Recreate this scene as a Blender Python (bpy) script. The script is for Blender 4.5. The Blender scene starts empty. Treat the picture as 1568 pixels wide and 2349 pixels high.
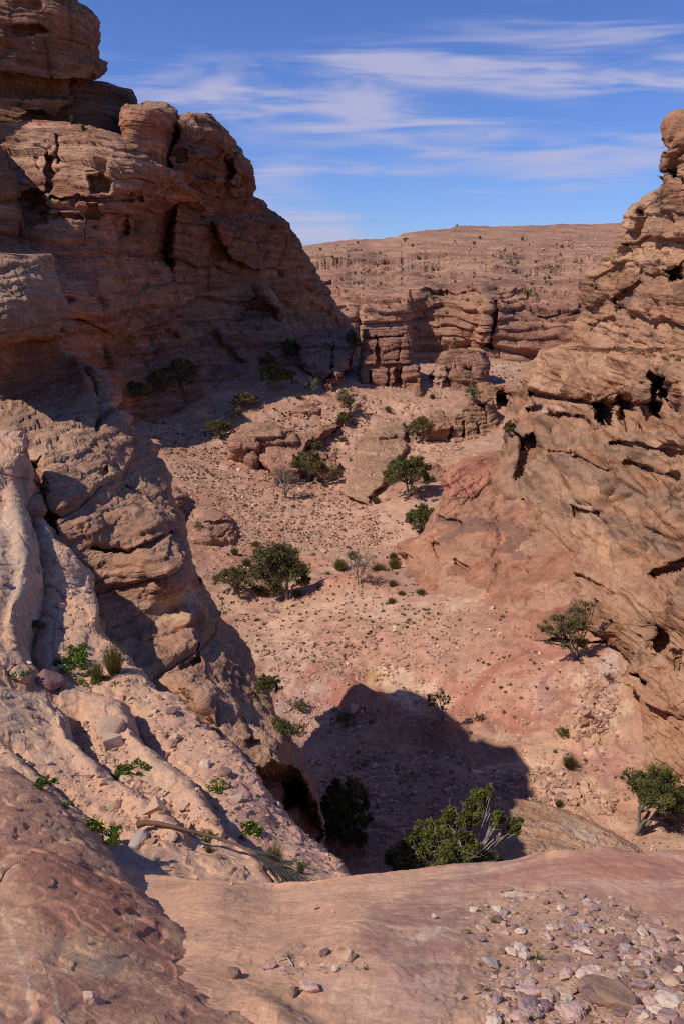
import bpy, math, random
import numpy as np
from mathutils import Vector
from mathutils.bvhtree import BVHTree

# ------------------------------------------------------------------ camera, sky, sun, exposure
SC = bpy.context.scene
COL = SC.collection
F = 28.0 / 36.0 * 2349.0            # focal length in units of the 1568 x 2349 working picture
CX, CY = 784.0, 1174.5
PITCH = math.atan((CY - 630.0) / F)
SUN_EL, SUN_BACK = math.radians(50), math.radians(21)   # from the left, a little behind the viewer
SUN = Vector((-math.cos(SUN_EL) * math.cos(SUN_BACK), -math.cos(SUN_EL) * math.sin(SUN_BACK), math.sin(SUN_EL)))

cam_d = bpy.data.cameras.new('camera')
cam_d.sensor_fit = 'VERTICAL'; cam_d.sensor_height = 36.0; cam_d.sensor_width = 24.0; cam_d.lens = 28.0
cam_d.clip_start = 0.05; cam_d.clip_end = 20000
cam = bpy.data.objects.new('camera', cam_d); COL.objects.link(cam)
cam.rotation_euler = (math.pi / 2 - PITCH, 0, 0)
SC.camera = cam

SC.view_settings.view_transform = 'Standard'
SC.view_settings.look = 'None'
SC.view_settings.gamma = 1.0
SC.view_settings.exposure = 0.0

SC.cycles.use_denoising = False      # keep the grain of rock and gravel
SC.cycles.filter_width = 1.15

W = bpy.data.worlds.new('World'); SC.world = W; W.use_nodes = True
wn, wl = W.node_tree.nodes, W.node_tree.links
wn.clear()

def vdir(xv, yv):
    b = -(yv - CY) / F
    return ((xv - CX) / F, math.cos(PITCH) + b * math.sin(PITCH), -math.sin(PITCH) + b * math.cos(PITCH))

def build_world():
    def N(t, **k):
        n = wn.new(t)
        for a, v in k.items(): setattr(n, a, v)
        return n
    def M(op, a, b=None, c=None):
        n = N('ShaderNodeMath', operation=op)
        for i, v in enumerate((a, b, c)):
            if v is None: continue
            if isinstance(v, (int, float)): n.inputs[i].default_value = v
            else: wl.new(v, n.inputs[i])
        return n.outputs[0]
    sky = N('ShaderNodeTexSky', sky_type='NISHITA', sun_disc=False, sun_elevation=SUN_EL,
            sun_rotation=math.atan2(SUN.x, SUN.y) % (2 * math.pi), altitude=1000.0, air_density=1.0, dust_density=0.35, ozone_density=2.2)
    tc = N('ShaderNodeTexCoord')
    sep = N('ShaderNodeSeparateXYZ'); wl.new(tc.outputs['Generated'], sep.inputs[0])
    dy = M('MAXIMUM', sep.outputs[1], 0.05)
    u = M('DIVIDE', sep.outputs[0], dy)
    w = M('DIVIDE', sep.outputs[2], dy)
    com = N('ShaderNodeCombineXYZ'); wl.new(u, com.inputs[0]); wl.new(w, com.inputs[1])
    # soft wisps: long thin noise, combed slightly
    def wisps(rot, sx, sy, sc, det, lo, hi, dist=0.6, off=0.0):
        mp = N('ShaderNodeMapping'); wl.new(com.outputs[0], mp.inputs[0])
        mp.inputs['Location'].default_value = (off, off * .7, 0)
        mp.inputs['Rotation'].default_value = (0, 0, math.radians(rot)); mp.inputs['Scale'].default_value = (sx, sy, 1)
        no = N('ShaderNodeTexNoise'); no.inputs['Scale'].default_value = sc; no.inputs['Detail'].default_value = det
        no.inputs['Roughness'].default_value = 0.55; no.inputs['Distortion'].default_value = dist
        wl.new(mp.outputs[0], no.inputs['Vector'])
        mr = N('ShaderNodeMapRange', interpolation_type='SMOOTHSTEP'); mr.inputs[1].default_value = lo; mr.inputs[2].default_value = hi
        wl.new(no.outputs['Fac'], mr.inputs[0])
        return mr.outputs[0]
    big = wisps(5, 1.0, 4.5, 3.2, 6, 0.28, 0.72)
    fine = wisps(9, 1.0, 9.0, 5.0, 8, 0.3, 0.75, 0.9, 3.1)
    tex = M('ADD', M('MULTIPLY', big, 0.55), M('MULTIPLY', fine, 0.62))
    # where the bands of cirrus stand in the sky (direction space): x, y, half width, half height, slope, strength
    bands = [(1180, 170, 620, 36, 0.07, .8), (1420, 85, 420, 85, 0.04, .9), (1000, 160, 260, 22, 0.16, .35),
             (870, 285, 330, 46, 0.17, .92), (700, 232, 170, 36, -0.05, .75), (450, 235, 180, 24, 0.10, .4), (1270, 325, 380, 44, 0.03, 1.0),
             (640, 455, 150, 85, 0.38, 1.05), (840, 388, 170, 14, 0.02, .6), (1330, 430, 330, 55, -0.05, .75), (700, 530, 190, 45, 0.1, .8), (520, 215, 40, 14, 0.1, .5),
             (-400, 150, 700, 80, 0.05, .8), (2300, 250, 500, 60, 0.0, .8)]
    tot = None
    for x, y, hw, hh, sl, st in bands:
        d = vdir(x, y); u0, w0 = d[0] / d[1], d[2] / d[1]
        a, b = hw / F * 1.05, hh / F * 1.1
        du = M('SUBTRACT', u, u0); dw = M('ADD', M('SUBTRACT', w, w0), M('MULTIPLY', du, sl))
        q = M('ADD', M('POWER', M('ABSOLUTE', M('DIVIDE', du, a)), 2.0), M('POWER', M('ABSOLUTE', M('DIVIDE', dw, b)), 2.0))
        g = M('MULTIPLY', M('POWER', math.e, M('MULTIPLY', q, -1.0)), st)
        tot = g if tot is None else M('ADD', tot, g)
    raw = M('MULTIPLY', M('MINIMUM', tot, 1.2), M('MULTIPLY_ADD', tex, 0.95, 0.12))
    sm = N('ShaderNodeMapRange', interpolation_type='SMOOTHSTEP'); sm.inputs[1].default_value = 0.27; sm.inputs[2].default_value = 0.98; sm.inputs[4].default_value = 0.8
    wl.new(raw, sm.inputs[0]); cov = sm.outputs[0]
    mix = N('ShaderNodeMix', data_type='RGBA')
    wl.new(cov, mix.inputs[0])
    sat = N('ShaderNodeVectorMath', operation='MULTIPLY'); sat.inputs[1].default_value = (0.84, 1.09, 1.82)   # deep desert blue
    wl.new(sky.outputs[0], sat.inputs[0])
    wl.new(sat.outputs[0], mix.inputs[6]); mix.inputs[7].default_value = CLOUD
    bg = N('ShaderNodeBackground'); bg.inputs[1].default_value = SKY_STRENGTH
    wl.new(mix.outputs[2], bg.inputs[0])
    out = N('ShaderNodeOutputWorld'); wl.new(bg.outputs[0], out.inputs[0])
SKY_STRENGTH = 0.07
CLOUD = (7.2, 7.1, 9.8, 1)
build_world()

sun_d = bpy.data.lights.new('sun', 'SUN'); sun_d.energy = 4.0; sun_d.angle = math.radians(0.5); sun_d.color = (1.0, 0.94, 0.86)
sun = bpy.data.objects.new('sun', sun_d); COL.objects.link(sun)
sun.rotation_euler = (-SUN).to_track_quat('-Z', 'Y').to_euler()
sun.location = (-60, -20, 80)

# ------------------------------------------------------------------ noise
rng = np.random.default_rng(7)
_perm = rng.permutation(256).astype(np.int32); _perm = np.concatenate([_perm, _perm])
_g = rng.normal(size=(256, 3)); _g = (_g / np.linalg.norm(_g, axis=1, keepdims=True)).astype(np.float32)

def perlin(x, y, z):
    x = np.asarray(x, np.float32); y = np.asarray(y, np.float32); z = np.asarray(z, np.float32)
    xf, yf, zf = np.floor(x), np.floor(y), np.floor(z)
    xi, yi, zi = xf.astype(np.int32) & 255, yf.astype(np.int32) & 255, zf.astype(np.int32) & 255
    x, y, z = x - xf, y - yf, z - zf
    def fade(t): return t * t * t * (t * (t * 6 - 15) + 10)
    u, v, w = fade(x), fade(y), fade(z)
    r = 0
    for dx in (0, 1):
        a = _perm[(xi + dx) & 255]; wx = u if dx else 1 - u
        for dy in (0, 1):
            b = _perm[a + ((yi + dy) & 255)]; wy = wx * (v if dy else 1 - v)
            for dz in (0, 1):
                g = _g[_perm[b + ((zi + dz) & 255)]]
                r = r + wy * (w if dz else 1 - w) * (g[..., 0] * (x - dx) + g[..., 1] * (y - dy) + g[..., 2] * (z - dz))
    return r * 1.7

def fbm(P, f, octv=4, gain=0.5, off=0.0, stretch=(1, 1, 1)):
    r = 0; a = 1.0
    for o in range(octv):
        r = r + a * perlin(P[..., 0] * f * stretch[0] + off + 17.3 * o, P[..., 1] * f * stretch[1] - off, P[..., 2] * f * stretch[2] + 3.1 * o)
        a *= gain; f *= 2.03
    return r

def ridged(P, f, octv=3, gain=0.5, off=0.0, stretch=(1, 1, 1)):
    r = 0; a = 1.0
    for o in range(octv):
        r = r + a * (1 - 2 * np.abs(perlin(P[..., 0] * f * stretch[0] + off + 9.7 * o, P[..., 1] * f * stretch[1] + off, P[..., 2] * f * stretch[2] + off)))
        a *= gain; f *= 2.1
    return r

def hsh(*k):
    h = np.zeros(np.broadcast(*k).shape if len(k) > 1 else np.shape(k[0]), np.int64)
    for i, a in enumerate(k):
        h = (h * 73856093) ^ ((np.asarray(a).astype(np.int64) + 1013 * (i + 1)) * 19349663)
        h = (h ^ (h >> 13)) * 83492791 & 0x7fffffff
    return ((h >> 3) % 10007 / 10007.0).astype(np.float32)

def sst(a, b, t):
    t = np.clip((t - a) / (b - a), 0, 1); return t * t * (3 - 2 * t)

def worley(P, f, off=0):
    Q = P * f; I = np.floor(Q).astype(np.int64)
    best = np.full(Q.shape[:-1], 9.0, np.float32); cid = np.zeros(Q.shape[:-1], np.float32)
    for dx in (-1, 0, 1):
        for dy in (-1, 0, 1):
            for dz in (-1, 0, 1):
                c = I + np.array((dx, dy, dz))
                hx, hy, hz = hsh(c[..., 0] + off, c[..., 1], c[..., 2]), hsh(c[..., 1], c[..., 2] + off, c[..., 0]), hsh(c[..., 2], c[..., 0], c[..., 1] + off)
                d = (Q[..., 0] - c[..., 0] - hx) ** 2 + (Q[..., 1] - c[..., 1] - hy) ** 2 + (Q[..., 2] - c[..., 2] - hz) ** 2
                m = d < best
                best = np.where(m, d, best); cid = np.where(m, hsh(c[..., 0], c[..., 2], c[..., 1] + 5 + off), cid)
    return np.sqrt(best), cid

def tafoni(P, size, off=0, thresh=0.3, flat=1.5):
    """hollows weathered into the rock: 1 in the middle of a hollow, 0 outside"""
    Q = P.copy(); Q[..., 2] = Q[..., 2] * flat
    Q = Q + 0.25 * size * np.stack([fbm(P, 1.2 / size, 2, off=off + 3), fbm(P, 1.2 / size, 2, off=off + 8), fbm(P, 1.2 / size, 2, off=off + 5)], -1)
    d, c = worley(Q, 1 / size, off)
    r = 0.25 + 0.3 * hsh(np.floor(c * 9999))
    return np.where(c < thresh, 1 - sst(r * 0.55, r, d), 0)

def beds(P, bed, dip=(0, 0), jw=None, a=0.3, b=0.2, cz=0.15, cu=0.1, warp=0.3, seed=0, crev=0.16):
    """bedded and jointed rock: each bed and each block between joints stands out by its own amount"""
    x, y, z = P[..., 0], P[..., 1], P[..., 2]
    jw = jw or bed * 2.2
    wv = perlin(x / (bed * 5) + seed, y / (bed * 5), z / (bed * 2.5)) + 0.4 * perlin(x / (bed * 1.3), y / (bed * 1.3) + seed, z / bed)
    t = (z + dip[0] * x + dip[1] * y) / bed + warp * wv + seed * 3.7
    i = np.floor(t); f = t - i
    u = (x * .83 + y * .55) / jw + hsh(i + seed) * 7 + .35 * perlin(x / jw, y / jw, z / (jw * 1.6) + seed)
    j = np.floor(u); g = u - j
    hb = hsh(i + 77 * seed); hj = hsh(i + 5, j + seed)
    slow = 0.5 + 0.5 * perlin(x / (bed * 4), y / (bed * 4), i * 3.3 + seed)
    ez = np.minimum(f, 1 - f) * 2; eu = np.minimum(g, 1 - g) * 2
    pz = .55 * sst(0, crev * 1.3, ez) + .75 * (1 - f) ** .8 ; pu = sst(0, crev * 1.2, eu)
    return a * (hb - .5) * (0.6 + slow) + b * (hj - .5) * pu + cz * (pz - 1) * (0.4 + hsh(i + 31)) + cu * (pu - 1) * (hj > .35), hb, hj, f

# ------------------------------------------------------------------ picture <-> place
CP, SP = math.cos(PITCH), math.sin(PITCH)
def unproj(xv, yv, Y):
    b = -(np.asarray(yv, float) - CY) / F
    k = np.asarray(Y, float) / (CP + b * SP)
    return np.stack([(np.asarray(xv, float) - CX) / F * k, np.broadcast_to(Y, k.shape) * 1.0, (-SP + b * CP) * k], -1)
def proj(P):
    fw = P[..., 1] * CP - P[..., 2] * SP; up = P[..., 1] * SP + P[..., 2] * CP
    return CX + P[..., 0] / fw * F, CY - up / fw * F

class TPS:
    def __init__(s, pts, vals, lam=1e-3):
        p = np.asarray(pts, float); n = len(p); s.p = p
        K = s.k(p, p) + lam * np.eye(n); A = np.zeros((n + 3, n + 3)); A[:n, :n] = K
        A[:n, n] = 1; A[:n, n + 1:] = p; A[n, :n] = 1; A[n + 1:, :n] = p.T
        s.w = np.linalg.solve(A, np.concatenate([np.asarray(vals, float), [0, 0, 0]]))
    @staticmethod
    def k(a, b):
        d = ((a[:, None, :] - b[None]) ** 2).sum(-1); return 0.5 * d * np.log(d + 1e-12)
    def __call__(s, q):
        q = np.asarray(q, float); sh = q.shape[:-1]; q = q.reshape(-1, 2); o = np.empty(len(q)); n = len(s.p)
        for i in range(0, len(q), 60000):
            c = q[i:i + 60000]; o[i:i + 60000] = s.k(c, s.p) @ s.w[:n] + s.w[n] + c @ s.w[n + 1:]
        return o.reshape(sh)

def seg_dist(x, y, poly, closed=False):
    """distance to a polyline, and the side of it (>0 to the right when walking along it, picture axes)"""
    p = np.asarray(poly, float)
    if closed: p = np.vstack([p, p[:1]])
    best = np.full(x.shape, 1e9); side = np.zeros(x.shape); par = np.zeros(x.shape)
    L = np.concatenate([[0], np.cumsum(np.hypot(*np.diff(p, axis=0).T))])
    for k in range(len(p) - 1):
        a, b = p[k], p[k + 1]; d = b - a; l2 = d @ d + 1e-9
        t = np.clip(((x - a[0]) * d[0] + (y - a[1]) * d[1]) / l2, 0, 1)
        dd = np.hypot(x - a[0] - t * d[0], y - a[1] - t * d[1])
        m = dd < best - 1e-6
        cr = d[0] * (y - a[1]) - d[1] * (x - a[0])
        best = np.where(m, dd, best); side = np.where(m, np.sign(cr), side); par = np.where(m, (L[k] + t * math.sqrt(l2)) / L[-1], par)
    return best, side, par
def inside(x, y, poly):
    p = np.asarray(poly, float); r = np.zeros(x.shape, bool); j = len(p) - 1
    for i in range(len(p)):
        xi, yi, xj, yj = *p[i], *p[j]
        if yi != yj: r ^= ((yi > y) != (yj > y)) & (x < (xj - xi) * (y - yi) / (yj - yi) + xi)
        j = i
    return r
def pmask(x, y, poly, soft, rough=0.0, off=0.0):
    """soft mask of a polygon; rough lets its edge wander"""
    if rough:
        Q = np.stack([x, y, 0 * x + off], -1)
        x = x + rough * fbm(Q, 1.0 / (rough * 4 + 6), 3, off=off); y = y + rough * fbm(Q, 1.0 / (rough * 4 + 6), 3, off=off + 40)
    d, _, _ = seg_dist(x, y, poly, True)
    sd = np.where(inside(x, y, poly), d, -d)
    return sst(-soft * 0.5, soft * 0.5, sd) if soft > 0 else (sd > 0) * 1.0

# ------------------------------------------------------------------ mesh and materials
def tag(o, label=None, cat=None, group=None, kind=None):
    if label: o['label'] = label
    if cat: o['category'] = cat
    if group: o['group'] = group
    if kind: o['kind'] = kind
    return o

def make_mesh(name, V, faces, mat=None, col=None, smooth=True, mats=None, midx=None):
    """faces: list of (n, k) index arrays"""
    me = bpy.data.meshes.new(name)
    V = np.ascontiguousarray(V, np.float32)
    faces = [np.asarray(f, np.int32) for f in (faces if isinstance(faces, list) else [faces]) if len(f)]
    me.vertices.add(len(V)); me.vertices.foreach_set('co', V.ravel())
    nl = sum(f.size for f in faces); nf = sum(len(f) for f in faces)
    me.loops.add(nl); me.polygons.add(nf)
    me.loops.foreach_set('vertex_index', np.concatenate([f.ravel() for f in faces]))
    st = np.cumsum(np.concatenate([[0]] + [np.full(len(f), f.shape[1]) for f in faces]))[:-1]
    me.polygons.foreach_set('loop_start', st.astype(np.int32))
    me.polygons.foreach_set('use_smooth', np.full(nf, bool(smooth)))
    if col is not None:
        at = me.attributes.new('Col', 'FLOAT_COLOR', 'POINT')
        c = np.ones((len(V), 4), np.float32); c[:, :3] = np.clip(col * np.array((1.05, .91, .78)), 0.004, 0.9)
        at.data.foreach_set('color', c.ravel())
    if mat: me.materials.append(mat)
    me.update(calc_edges=True)
    return me
def link(name, me, parent=None):
    o = bpy.data.objects.new(name, me); COL.objects.link(o)
    if parent: o.parent = parent
    return o
def grid_faces(ny, nx, base=0):
    i = np.arange(ny * nx).reshape(ny, nx) + base
    return np.stack([i[:-1, :-1], i[1:, :-1], i[1:, 1:], i[:-1, 1:]], -1).reshape(-1, 4)
def grid_normals(P):
    du = np.gradient(P, axis=1); dv = np.gradient(P, axis=0)
    n = np.cross(dv, du); return n / (np.linalg.norm(n, axis=-1, keepdims=True) + 1e-9)
def blur(A, k):
    for ax in (0, 1):
        for _ in range(2):
            B = np.concatenate([np.repeat(np.take(A, [0], ax), k, ax), A, np.repeat(np.take(A, [-1], ax), k, ax)], ax)
            c = np.cumsum(B, axis=ax); z = np.zeros_like(np.take(c, [0], ax)); c = np.concatenate([z, c], ax)
            n = A.shape[ax]
            A = (np.take(c, np.arange(n) + 2 * k + 1, ax) - np.take(c, np.arange(n), ax)) / (2 * k + 1)
    return A

def nodes_mat(name):
    m = bpy.data.materials.new(name); m.use_nodes = True
    nt = m.node_tree; b = nt.nodes['Principled BSDF']
    b.inputs['Roughness'].default_value = 0.92
    b.inputs['Specular IOR Level'].default_value = 0.12
    return m, nt, b
def rock_mat(name, scale, bump=0.5, vary=0.35, dist=None, speck=0.25, stretch=(1, 1, 1), dip=(0, 0), lam=0.0, lamc=.22):
    """rock whose colour is the stored 'Col' of the bed, varied and roughened by noise of the given scale (1/m)"""
    m, nt, b = nodes_mat(name); n, l = nt.nodes, nt.links
    at = n.new('ShaderNodeAttribute'); at.attribute_name = 'Col'
    tc = n.new('ShaderNodeTexCoord'); mp = n.new('ShaderNodeMapping'); mp.inputs['Scale'].default_value = stretch
    l.new(tc.outputs['Object'], mp.inputs[0])
    def noise(sc, det, rough=.6):
        a = n.new('ShaderNodeTexNoise'); a.inputs['Scale'].default_value = sc; a.inputs['Detail'].default_value = det; a.inputs['Roughness'].default_value = rough
        l.new(mp.outputs[0], a.inputs['Vector']); return a.outputs['Fac']
    def rng_(v, lo, hi, a=0.25, c=0.75):
        r = n.new('ShaderNodeMapRange'); r.inputs[1].default_value = a; r.inputs[2].default_value = c; r.inputs[3].default_value = lo; r.inputs[4].default_value = hi
        l.new(v, r.inputs[0]); return r.outputs[0]
    def mul(a, c):
        q = n.new('ShaderNodeMath'); q.operation = 'MULTIPLY'; l.new(a, q.inputs[0]); l.new(c, q.inputs[1]); return q.outputs[0]
    f1 = noise(scale * 0.22, 6, .65); f2 = noise(scale * 1.3, 5, .7)
    k = mul(rng_(f1, 1 - vary, 1 + vary), rng_(f2, 1 - speck, 1 + speck))
    hs = None
    if lam:       # thin bedding lines
        sp = n.new('ShaderNodeSeparateXYZ'); l.new(tc.outputs['Object'], sp.inputs[0])
        dt = n.new('ShaderNodeVectorMath'); dt.operation = 'DOT_PRODUCT'; l.new(tc.outputs['Object'], dt.inputs[0]); dt.inputs[1].default_value = (dip[0], dip[1], 1)
        cb = n.new('ShaderNodeCombineXYZ')
        for src, i, f in ((sp.outputs[0], 0, .09), (sp.outputs[1], 1, .09), (dt.outputs['Value'], 2, 1.0)):
            q = n.new('ShaderNodeMath'); q.operation = 'MULTIPLY'; q.inputs[1].default_value = f * lam; l.new(src, q.inputs[0]); l.new(q.outputs[0], cb.inputs[i])
        ln = n.new('ShaderNodeTexNoise'); ln.inputs['Scale'].default_value = 1.0; ln.inputs['Detail'].default_value = 5; ln.inputs['Roughness'].default_value = .7; ln.inputs['Distortion'].default_value = .5
        l.new(cb.outputs[0], ln.inputs['Vector']); hs = rng_(ln.outputs['Fac'], 0, 1, .3, .62)
        k = mul(k, rng_(ln.outputs['Fac'], 1 - lamc, 1 + lamc, .3, .7))
    mx = n.new('ShaderNodeVectorMath'); mx.operation = 'SCALE'; l.new(at.outputs['Color'], mx.inputs[0]); l.new(k, mx.inputs['Scale'])
    l.new(mx.outputs[0], b.inputs['Base Color'])
    bp = n.new('ShaderNodeBump'); bp.inputs['Strength'].default_value = bump; bp.inputs['Distance'].default_value = dist or 0.6 / scale
    ad = n.new('ShaderNodeMath'); ad.operation = 'ADD'; l.new(f1, ad.inputs[0]); l.new(f2, ad.inputs[1])
    if hs is not None:
        a2 = n.new('ShaderNodeMath'); a2.operation = 'MULTIPLY_ADD'; l.new(hs, a2.inputs[0]); a2.inputs[1].default_value = 1.3; l.new(ad.outputs[0], a2.inputs[2]); ad = a2
    l.new(ad.outputs[0], bp.inputs['Height']); l.new(bp.outputs[0], b.inputs['Normal'])
    return m

def C(*c): return np.array(c, float)
def lerp(a, b, t): return a + (b - a) * t[..., None]

# ------------------------------------------------------------------ a rock face: rows from a left to a right outline, with its own depth
def loft(y0, y1, ny, L, R, nx, ctrl, roundL=None, roundR=None, curlL=None, curlR=None, curlT=None, curlB=None, follow=None, padL=0.0, pushfn=None, pushes=(), lips=(), jag=0.0, seed=0, rowpow=1.0):
    """L, R: outlines [(y, x)...]; ctrl: (x, y, distance)... ; pushes: (outline, metres back, soft, rough); curl: (depth back, inward)"""
    y = y0 + (y1 - y0) * np.linspace(0, 1, ny) ** rowpow
    L = np.asarray(L, float); R = np.asarray(R, float)
    xl = np.interp(y, L[:, 0], L[:, 1]); xr = np.interp(y, R[:, 0], R[:, 1])
    if jag:
        q = np.stack([0 * y, 0 * y + seed, y], -1)
        j = fbm(q, 1 / 22., 4, .6, off=seed + .37) * jag
        if roundR: xr = xr + j
        if roundL: xl = xl - j
    s = np.linspace(0, 1, nx)[None]
    x = xl[:, None] + (xr - xl)[:, None] * s; yy = np.broadcast_to(y[:, None], x.shape)
    c = np.asarray(ctrl, float)
    Y = np.exp(TPS(c[:, :2] / 200, np.log(c[:, 2]))(np.stack([x, yy], -1) / 200))
    if roundL:
        q = np.clip(1 - (x - xl[:, None]) / roundL[0], 0, 1); Y = Y + roundL[1] * (1 - np.sqrt(np.clip(1 - q * q, 0, 1)))
    if roundR:
        q = np.clip(1 - (xr[:, None] - x) / roundR[0], 0, 1); Y = Y + roundR[1] * (1 - np.sqrt(np.clip(1 - q * q, 0, 1)))
    for pu in pushes:
        poly, d, soft = pu[:3]; rough = pu[3] if len(pu) > 3 else 0
        p = np.asarray(poly, float); m = 3 * soft + 20 + 2 * rough
        r = np.where((y > p[:, 1].min() - m) & (y < p[:, 1].max() + m))[0]
        if len(r):
            r = slice(r[0], r[-1] + 1)
            Y[r] = Y[r] + d * pmask(x[r], yy[r], poly, soft, rough, seed + len(poly))
    if pushfn: Y = Y + pushfn(x, yy)
    P = unproj(x, yy, Y)
    uv = np.stack([x, yy], -1)
    def extra(P, uv, side, D, wd, n=26):
        ph = (np.linspace(0, 1, n + 1)[1:] ** 1.3 * math.pi / 2)[None, :, None]
        e = P[:, [0 if side < 0 else -1]]
        # inward is towards the middle of the row
        Q = e * (1 + D / e[..., 1:2] * np.sin(ph)) + np.concatenate([-side * wd * (1 - np.cos(ph)) + 0 * e[..., :1], 0 * ph + 0 * e[..., :1], -.03 * D * np.sin(ph) + 0 * e[..., :1]], -1)
        u = np.repeat(uv[:, [0 if side < 0 else -1]], n, 1)
        return (np.concatenate([Q[:, ::-1], P], 1), np.concatenate([u[:, ::-1], uv], 1)) if side < 0 else (np.concatenate([P, Q], 1), np.concatenate([uv, u], 1))
    if curlL: P, uv = extra(P, uv, -1, *curlL)
    if curlR: P, uv = extra(P, uv, 1, *curlR)
    if padL:        # the rock carries on to the left, out of the picture
        n = 70; t = np.linspace(1, 0, n + 1)[:-1][None, :, None]; e = P[:, :1]
        P = np.concatenate([e - np.concatenate([padL * t + 0 * e[..., :1], 0 * t + 0 * e[..., :1], 0 * t + 0 * e[..., :1]], -1), P], 1)
        uv = np.concatenate([np.concatenate([uv[:, :1, :1] - 900 * t, uv[:, :1, 1:] + 0 * t], -1), uv], 1)
    if follow:      # unseen mass added behind the outline to cast a shadow, in line with the view so that the outline stays where it is
        n = 44; t = (np.linspace(0, 1, n + 1)[1:] ** 1.2)[None, :, None]; e = P[:, -1:]
        Ye = np.interp(uv[:, -1, 1], [a for a, b in follow[0]], [b for a, b in follow[0]])[:, None, None]
        k = np.maximum(Ye / e[..., 1:2], 1.06) - 1
        Q = e * (1 + k * t) - np.concatenate([follow[1] * np.sin(t * 1.57) + 0 * e[..., :1], 0 * t + 0 * e[..., :1], 0 * t + 0 * e[..., :1]], -1)
        P = np.concatenate([P, Q], 1); uv = np.concatenate([uv, np.repeat(uv[:, [-1]], n, 1)], 1)
    if curlT:
        D, wd = curlT; n = 20
        ph = (np.linspace(0, 1, n + 1)[1:] * math.pi / 2)[:, None, None]; e = P[:1]
        Q = e * (1 + D / e[..., 1:2] * np.sin(ph)) + np.concatenate([0 * ph + 0 * e[..., :1], 0 * ph + 0 * e[..., :1], -wd * (1 - np.cos(ph)) + 0 * e[..., :1]], -1)
        P = np.concatenate([Q[::-1], P], 0); uv = np.concatenate([np.repeat(uv[:1], n, 0), uv], 0)
    if curlB:
        n = 8; ph = np.linspace(0, 1, n + 1)[1:][:, None, None]; e = P[-1:]
        P = np.concatenate([P, e + np.concatenate([0 * ph * e[..., :1], .2 * curlB * ph + 0 * e[..., :1], -curlB * ph + 0 * e[..., :1]], -1)], 0); uv = np.concatenate([uv, np.repeat(uv[-1:], n, 0)], 0)
    return P, uv

def displaced(P, disp, k=6):
    n = grid_normals(blur(P, k) if k else P)
    n = blur(n, max(1, k)) if k else n
    n /= np.linalg.norm(n, axis=-1, keepdims=True) + 1e-9
    # where the grid is stretched over a step there is nothing fine to carry relief
    sz = np.maximum(np.linalg.norm(np.gradient(P, axis=0), axis=-1), np.linalg.norm(np.gradient(P, axis=1), axis=-1))
    w = np.clip(1.8 * blur(sz, 14) / (sz + 1e-9), .12, 1) ** 1.5
    w = np.minimum(w, np.clip(1.3 * np.median(sz) * 3.5 / (sz + 1e-9), .12, 1)); w = blur(w, 2)
    return P + n * (disp * w)[..., None]

def rock_object(name, grids, mat, parent=None):
    """grids: list of (P, col); one mesh"""
    V, Fc, Cc, b = [], [], [], 0
    for P, col in grids:
        V.append(P.reshape(-1, 3)); Cc.append(np.broadcast_to(col, P.shape).reshape(-1, 3)); Fc.append(grid_faces(P.shape[0], P.shape[1], b)); b += P.shape[0] * P.shape[1]
    V = np.concatenate(V); Fc = np.concatenate(Fc)
    o = link(name, make_mesh(name, V, Fc, mat, np.concatenate(Cc)), parent)
    SURF.append((V, Fc, name))
    return o
SURF = []

def ell(uv, x, y, rx, ry, rot=0.0, rough=0.35, off=0.0):
    """soft uneven patch"""
    a = math.radians(rot); dx, dy = uv[..., 0] - x, uv[..., 1] - y
    u = (dx * math.cos(a) + dy * math.sin(a)) / rx; v = (-dx * math.sin(a) + dy * math.cos(a)) / ry
    r = np.hypot(u, v)
    m = np.zeros(r.shape); k = r < 2.2
    if k.any():
        Q = np.stack([uv[..., 0][k], uv[..., 1][k], 0 * r[k] + off], -1)
        m[k] = 1 - sst(0.6, 1.15, r[k] + rough * fbm(Q, 2.2 / max(rx, ry), 4, .6, off=off) + rough * .5 * fbm(Q, 9. / max(rx, ry), 3, .6, off=off))
    return m

def hump(uv, x, y, rx, ry, rot=0.0):
    a = math.radians(rot); dx, dy = uv[..., 0] - x, uv[..., 1] - y
    u = (dx * math.cos(a) + dy * math.sin(a)) / rx; v = (-dx * math.sin(a) + dy * math.cos(a)) / ry
    return np.exp(-np.clip(u * u + v * v, 0, 40) * 1.6)

def dusty(Q, c, col, amt=.6, lo=.5, hi=.85, dark=.0):
    """pale dust settled on the ledges, iron stain on the steep faces"""
    up = grid_normals(blur(Q, 1))[..., 2]
    c = lerp(c, np.array(col), sst(lo, hi, up) * amt)
    return c * (1 - dark * sst(.35, -.1, up))[..., None] if dark else c

def flakes(P, f, steps, off=0.0, octv=4):
    """sheets of rock spalled off: sharp edged low steps"""
    h = fbm(P, f, octv, .55, off=off) * steps
    k = np.floor(h); r = h - k
    return (k + sst(.0, .16, r)) / steps
# ------------------------------------------------------------------ valley floor
SAND = C(.435, .272, .195); PALE = C(.56, .40, .29); RED = C(.40, .185, .135); PURP = C(.36, .21, .17); TAN = C(.42, .27, .18)
DARK = C(.085, .06, .047); BROWN = C(.29, .175, .12); RUST = C(.30, .15, .10); CREAM = C(.62, .47, .34); OCHRE = C(.55, .38, .17)

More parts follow.
